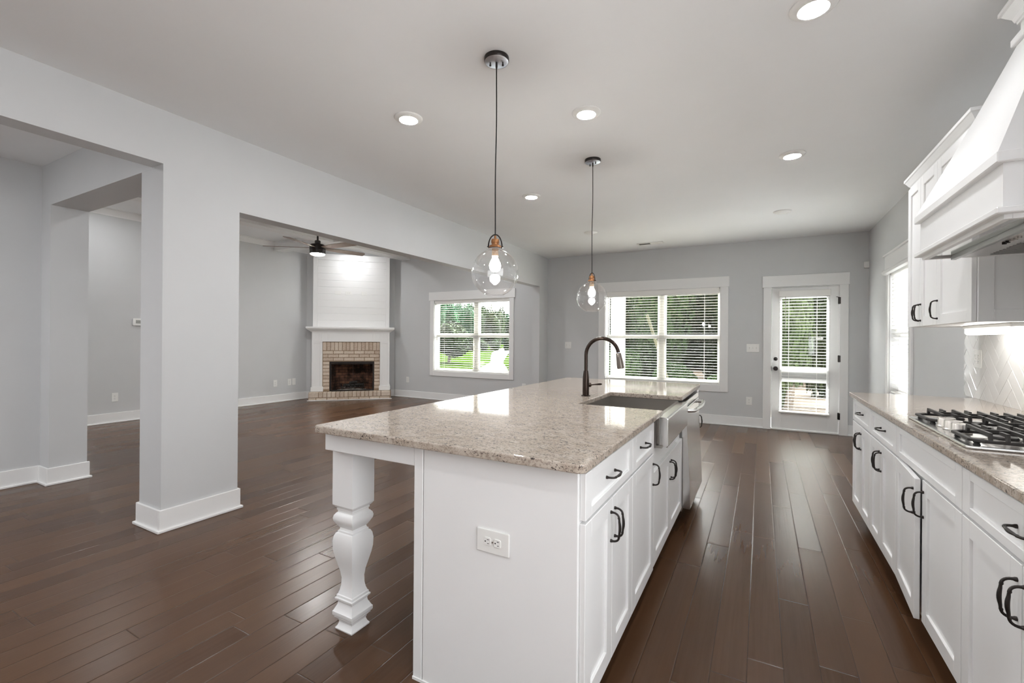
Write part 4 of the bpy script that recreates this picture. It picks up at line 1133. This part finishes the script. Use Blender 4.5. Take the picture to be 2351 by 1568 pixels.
plate('wall_outlet', 'middle of three horizontal plates on the white shiplap', 'outlet', fr_d(-.642, eP, 2.204), .078, .118, 'duplex', 1, True)
plate('cable_plate', 'rightmost of three horizontal plates on the white shiplap', 'wall plate', fr_d(-.330, eP, 2.204), .078, .118, 'jack', 1, True)

# thermostat and alarm sensor
root = thing('thermostat', 'small white thermostat on the grey wall, half hidden by the square column', 'thermostat', (XB, 3.31, 1.49))
F = fr_xp(XB, 3.310, 1.488)
b = B(); b.prism(rrect(-.07, .07, -.054, .054, .012, 4), 0, .025, 'Y', .004, 2); b.xf(F); b.build('thermostat_body', PLASTIC, root)
b = B(); b.box(-.035, .03, .0245, .0262, -.022, .028); b.xf(F); b.build('display', paint('lcd_grey', (.33, .34, .32), .3, .01, 5, 0), root)
root = thing('motion_sensor', 'small white alarm sensor box high in the corner by the back door', 'sensor', (1.222, YF, 2.25))
b = B(); b.prism(rrect(1.194, 1.248, 2.252, 2.336, .008, 3), YF - .03, YF - .0005, 'Y', .003, 2); b.build('sensor_body', PLASTIC, root)
b = B(); b.prism(rrect(1.202, 1.240, 2.285, 2.325, .004, 3), YF - .0325, YF - .0295, 'Y', .001, 1); b.build('sensor_lens', LENS_OFF, root)

# ================================================================== OUTDOORS
def smooth(a, b_, x):
    t = max(0, min(1, (x - a) / (b_ - a))); return t * t * (3 - 2 * t)
def gz(x, y): return -.35 + .47 * smooth(32, 78, y - .25 * x)
b2 = bmesh.new(); xs = [-130 + 5 * i for i in range(45)]; ys = [7.75 + 3.2 * j for j in range(46)]
grid = [[b2.verts.new((x, y, gz(x, y))) for x in xs] for y in ys]
for j in range(len(ys) - 1):
    for i in range(len(xs) - 1): b2.faces.new((grid[j][i], grid[j][i + 1], grid[j + 1][i + 1], grid[j + 1][i]))
b = B(); b.bm.free(); b.bm = b2; o = b.build('lawn', LAWN, None, True); tag(o, 'green lawn rising to the tree line outside the living room window', 'lawn', kind='structure')
b = B(); b.box(-14, XR, -18, YBK - WT, -.14, -.02); b.box(XR + WT + .02, 12, 5.0, 7.75, -.36, -.3); b.box(3.6, 14, 10.7, 30, -.36, -.3); b.box(-9, 9, 7.75, 10.7, -.36, -.29); o = b.build('bounce_patio', CONCRETE, None); tag(o, 'pale concrete ground added around the house to bounce light indoors', 'bounce_patio', kind='structure')  # slabs added pale so they throw sky light up into the rooms
# driveway ribbon
left = [(-11.0, 13.0), (-13.2, 20.4), (-16.2, 26.5), (-20.9, 34.2), (-25.5, 42.0), (-31.5, 54.5), (-36, 66)]
right = [(-7.0, 13.0), (-10.6, 19.0), (-12.8, 22.6), (-15.2, 26.4), (-20.6, 36.6), (-27.5, 50.5), (-31, 66)]
b2 = bmesh.new(); rows = []
for k in range(len(left) - 1):
    for j in range(4):
        f = j / 4
        l = [left[k][i] + (left[k+1][i] - left[k][i]) * f for i in (0, 1)]; r = [right[k][i] + (right[k+1][i] - right[k][i]) * f for i in (0, 1)]
        rows.append([b2.verts.new((l[0] + (r[0] - l[0]) * t / 4, l[1] + (r[1] - l[1]) * t / 4, gz(*l) + .03)) for t in range(5)])
for A, C in zip(rows, rows[1:]):
    for t in range(4): b2.faces.new((A[t], A[t + 1], C[t + 1], C[t]))
b = B(); b.bm.free(); b.bm = b2; o = b.build('driveway', paint('driveway_concrete', (.16, .158, .155), .9, .03, 1.5, 0), None); tag(o, 'pale curving concrete driveway crossing the lawn', 'driveway', kind='structure')
b = B(); b.box(-6.5, 3.6, 10.7, 26, -.33, -.28); o = b.build('woodland_floor', SOIL, None); tag(o, 'shady leaf-covered ground behind the house', 'ground', kind='structure')

def crown_mesh(name, rx, ry, rz, n, leaf, seed, lumps, core_sub=3, dense=.82, droop=.3):
    """leafy crown: a lumpy inner mass and n bent leaf sprays around it; origin at the crown centre"""
    rg = random.Random(seed)
    L = [(Vector((rg.gauss(0, 1), rg.gauss(0, 1), rg.gauss(0, .8))).normalized(), rg.uniform(.08, .28)) for _ in range(lumps)]
    def rad(d):
        r = .80
        for l, a in L:
            c = d.dot(l)
            if c > .55: r += a * (c - .55) / .45
        return r
    b2 = bmesh.new(); bmesh.ops.create_icosphere(b2, subdivisions=core_sub, radius=1)
    for v in b2.verts:
        d = v.co.normalized(); r = rad(d) * dense * rg.uniform(.94, 1.04); v.co = Vector((d.x * rx, d.y * ry, d.z * rz)) * r
    for _ in range(n):
        d = Vector((rg.gauss(0, 1), rg.gauss(0, 1), rg.gauss(0, 1))).normalized()
        p = Vector((d.x * rx, d.y * ry, d.z * rz)) * rad(d) * rg.uniform(dense * .98, 1.05)
        t = (d.orthogonal() * rg.uniform(-1, 1) + d.cross(d.orthogonal()) * rg.uniform(-1, 1) + d * rg.uniform(-.2, .8) - Vector((0, 0, droop))).normalized()
        s = t.cross(Vector((rg.gauss(0, 1), rg.gauss(0, 1), rg.gauss(0, 1)))).normalized(); l = leaf * rg.uniform(.6, 1.4); w = l * .34
        nn = s.cross(t) * l * .12
        v = [b2.verts.new(p + x) for x in (-t * l * .5, s * w + nn, t * l * .5, -s * w + nn)]
        b2.faces.new(v)
    me = bpy.data.meshes.new(name); b2.to_mesh(me); b2.free(); return me
def tree(name, label, group, x, y, crown, mat_sfx, zc, h_trunk, r_trunk, scale=(1, 1, 1), rot=0.0, cat='tree', z0=None):
    z0 = gz(x, y) if z0 is None else z0
    root = thing(name, label, cat, (x, y, z0), group)
    o = bpy.data.objects.new('foliage', crown); COL.objects.link(o); o.parent = root; o.location = (0, 0, zc); o.scale = scale; o.rotation_euler = (0, 0, rot)
    b = B(); b.tube([(x, y, z0), (x + .05 * h_trunk, y, z0 + h_trunk * .5), (x, y, z0 + h_trunk)], [r_trunk, r_trunk * .8, r_trunk * .5], 9); b.build('trunk', BARK, root, True)
    return root
def crown(name, mat, *a, **k):
    me = crown_mesh(name, *a, **k); me.materials.append(mat); return me
rg = random.Random(11)
C_FAR = [crown('far_crown', LEAF_PINE, 1, 1, 1, 1500, .16, 20 + i, 14, 3) for i in range(3)]
C_FARD = [crown('far_crown_dark', LEAF_DARK, 1, 1, 1, 1500, .16, 30 + i, 14, 3) for i in range(2)]
# tree line beyond the lawn, seen through the living room window: placed along a line, taller on the left
def ang_pos(px, dist):
    xc = (px - 1175.5) / 1040.75
    return dist * (-math.sin(YAW) + xc * math.cos(YAW)), dist * (math.cos(YAW) + xc * math.sin(YAW))
line = []
for r, (dist, hl, hr, n, x0) in enumerate(((57, 4.5, 2.8, 5, 990), (64, 4.9, 3.3, 5, 976), (72, 5.4, 3.9, 5, 996), (81, 6.2, 4.5, 5, 984), (92, 7.1, 5.2, 6, 996))):
    for i in range(n):
        line.append((x0 + i * 44 * 60 / dist, dist + rg.uniform(-.8, .8), hl + (hr - hl) * i / (n - 1), dist))
for i, (px, dist, top, dd_) in enumerate(line):
    x, y = ang_pos(px, dist); z0 = gz(x, y); h = top + 1.27 - z0 + rg.uniform(-.3, .3)
    me = (C_FAR + C_FARD)[i % 5]; w = .92
    tree('tree', 'one of the dense green trees in the line beyond the lawn', 'tree line beyond the lawn', x, y, me, '', h * .53, h * .5, .22, (w, w, h * .46), rg.uniform(0, 6))
# understory shrubs closing the foot of the tree line
for i in range(8):
    x, y = ang_pos(976 + 27 * i, 53.2); h = rg.uniform(1.3, 1.8)
    tree('shrub', 'one of the low dark bushes along the foot of the tree line', 'bushes under the tree line', x, y, C_FARD[i % 2], '', h * .42, h * .3, .08, (.44, .44, h * .45), rg.uniform(0, 6), 'shrub')
x, y = ang_pos(1031, 30.5)
tree('round_tree', 'round dark evergreen standing alone on the lawn left of the driveway', None, x, y, crown('lawn_tree_crown', LEAF_DARK, 1, 1, 1, 3200, .15, 77, 10, 3), '', 1.62, .8, .12, (1.22, 1.22, 1.30))
# slim pole by the driveway
x, y = ang_pos(1101, 30)
root = thing('yard_pole', 'thin dark pole with a small lamp box standing beside the driveway', 'pole', (x, y, gz(x, y)))
b = B(); b.cyl((x, y, gz(x, y)), (x, y, .72), .035, seg=8); b.build('pole', BLACKMETAL, root)
b = B(); b.box(x - .22, x - .02, y - .06, y + .06, gz(x, y) + .02, gz(x, y) + .16); b.build('base_box', BLACKMETAL, root)

# woods right behind the kitchen: seen through the kitchen window and the back door
C_WOOD = [crown('wood_crown', LEAF_DARK, 1, 1, 1, 5200, .17, 50 + i, 16, 3) for i in range(3)]
C_LITE = [crown('light_crown', LEAF_LIGHT, 1, 1, 1, 4200, .13, 60 + i, 16, 3) for i in range(2)]
woods = [(-5.3 + 2.55 * i, 14.2 + rg.uniform(-.1, .1), .80, 2.3 + rg.uniform(-.2, .3)) for i in range(3)]
woods += [(-7.2 + 3.0 * i, 17.4 + rg.uniform(-.1, .1), .95, 3.0 + rg.uniform(-.2, .4)) for i in range(3)]
woods += [(-8.8 + 3.75 * i, 21.2 + rg.uniform(-.1, .1), 1.12, 4.2 + rg.uniform(-.2, .5)) for i in range(4)]
for i, (x, y, w, h) in enumerate(woods):
    tree('woodland_tree', 'one of the dark leafy trees crowding close behind the kitchen window', 'woods behind the kitchen', x, y, C_WOOD[i % 3], '', h * .95, h * .9, .16, (w, w, h), rg.uniform(0, 6), z0=-.3)
for i, (x, y, w, h) in enumerate([(.55, 12.1, .44, 1.9), (1.85, 13.0, .52, 2.1), (1.6, 15.6, .60, 2.7), (1.9, 18.6, .66, 3.0)]):
    tree('pale_tree', 'one of the pale green leafy trees showing through the glazed back door', 'trees behind the back door', x, y, C_LITE[i % 2], '', h * 1.02 + .25, h * .9, .1, (w, w, h), rg.uniform(0, 6), z0=-.3)  # leaf colour itself is paler than in the kitchen woods
for i, (x, y, h) in enumerate([(-4.2, 12.0, .62), (-3.15, 11.9, .7), (-2.0, 12.1, .58), (-.65, 11.7, .5)]):
    tree('shrub', 'one of the low dark shrubs just outside the kitchen window', 'shrubs outside the kitchen window', x, y, C_WOOD[i % 3], '', h * .8, h * .3, .05, (.4, .4, h), rg.uniform(0, 6), 'shrub', z0=-.3)
# the deep woodland behind: continuous banks of leaves, nothing countable
def leaf_bank(name, label, pts, zb, zt, n, leaf, mat, seed, depth):
    rg2 = random.Random(seed); b2 = bmesh.new(); segs = []
    for (xa, ya, ha), (xc, yc, hc) in zip(pts, pts[1:]):
        for k in range(14):
            f = k / 14; segs.append((xa + (xc - xa) * f, ya + (yc - ya) * f, ha + (hc - ha) * f + rg2.uniform(-.5, .5)))
    cols = []
    for x, y, h in segs:
        cols.append([b2.verts.new((x + rg2.uniform(-.2, .2), y + depth * .5 * math.sin(PI * j / 10) * -1 + rg2.uniform(-.3, .3), zb + (h - zb) * j / 10)) for j in range(11)])
    for A, C in zip(cols, cols[1:]):
        for j in range(10): b2.faces.new((A[j], C[j], C[j + 1], A[j + 1]))
    back = [[b2.verts.new((v[0].co.x, v[0].co.y + depth, z)) for z in (zb, v[-1].co.z)] for v in cols]
    for (A, P), (C, Q) in zip(zip(cols, back), zip(cols[1:], back[1:])):
        b2.faces.new((A[-1], C[-1], Q[1], P[1])); b2.faces.new((P[0], P[1], Q[1], Q[0]))
    for _ in range(n):
        x, y, h = rg2.choice(segs); u = rg2.random() ** .8; z = zb + (h + .3 - zb) * u
        p = Vector((x + rg2.uniform(-.6, .6), y - depth * .5 * math.sin(PI * u) - rg2.uniform(.0, .5), z))
        t = Vector((rg2.gauss(0, 1), rg2.gauss(0, .5), rg2.gauss(-.5, .6))).normalized(); s = t.cross(Vector((rg2.gauss(0, .4), -1, rg2.gauss(0, .4)))).normalized()
        l = leaf * rg2.uniform(.6, 1.4); w = l * .36
        b2.faces.new([b2.verts.new(p + q_) for q_ in (-t * l * .5, s * w - Vector((0, l * .1, 0)), t * l * .5, -s * w - Vector((0, l * .1, 0)))])
    b = B(); b.bm.free(); b.bm = b2; o = b.build(name, mat, None); tag(o, label, 'foliage', kind='stuff')
leaf_bank('woodland_foliage', 'deep mass of leaves filling the woods behind the kitchen', [(-12, 26.8, 7.5), (-9, 27, 8.0), (-5, 27, 8.2), (-1, 26.8, 7.8), (3.6, 26.6, 7.5)], -.35, 8, 9000, .34, LEAF_DARK, 3, 1.6)
P_ = [ang_pos(px_, 99) for px_ in (960, 1020, 1080, 1140, 1215)]
leaf_bank('woodland_foliage', 'deep mass of leaves closing the far side of the lawn', [(P_[i][0], P_[i][1], h_) for i, h_ in enumerate((7.4, 7.1, 6.6, 6.0, 5.6))], .0, 8, 5000, .8, LEAF_PINE, 4, 3.0)
# porch post and a leaning pole
root = thing('porch_post', 'white square porch post outside the left half of the kitchen window', 'post', (-2.80, 10.0, -.28))
b = B(); b.box(-2.925, -2.665, 9.87, 10.13, -.279, 3.2, .006); b.build('post_shaft', POSTWHITE, root)
b = B(); b.box(-2.945, -2.645, 9.85, 10.15, -.279, -.10, .01); b.build('post_base', POSTWHITE, root)
b = B(); b.tube([(-2.45, 11.3, 1.9), (-2.12, 11.25, .9), (-1.75, 11.2, -.28)], .035, 10); o = b.build('leaning_pole', TANWOOD, None, True, loc=(-1.75, 11.2, -.28)); tag(o, 'thin weathered pole leaning among the trees behind the kitchen window', 'pole')

# neighbouring house seen through the side window
root = thing('neighbour_house', 'pale sided neighbouring house faintly seen through the side window blind', 'house', (12, 37, -.3))
b = B(); b.box(6.2, 20, 32, 42, -.3, 2.6)
for k in range(20): b.box(6.2, 20, 31.985, 32, -.25 + .14 * k, -.25 + .14 * k + .13, .004)
b.build('house_wall', SIDING, root)
b = B(); b.prism([(31.4, 2.55), (37, 4.4), (42.6, 2.55)], 5.8, 20.4, 'X'); b.build('house_roof', SHINGLE, root)
for y in (7.2, 9.0, 11.5, 14, 17):
    b = B(); b.box(y - .5, y + .5, 31.95, 31.99, .6, 2.0, .01); f = b.build('house_window', TRIM, root)
    b = B(); b.box(y - .42, y + .42, 31.93, 31.955, .68, 1.28); b.box(y - .42, y + .42, 31.93, 31.955, 1.34, 1.92); b.build('house_pane', paint('far_pane', (.18, .2, .22), .2, .01, 1, 0) if 'far_pane' not in MATS else MATS['far_pane'], f)
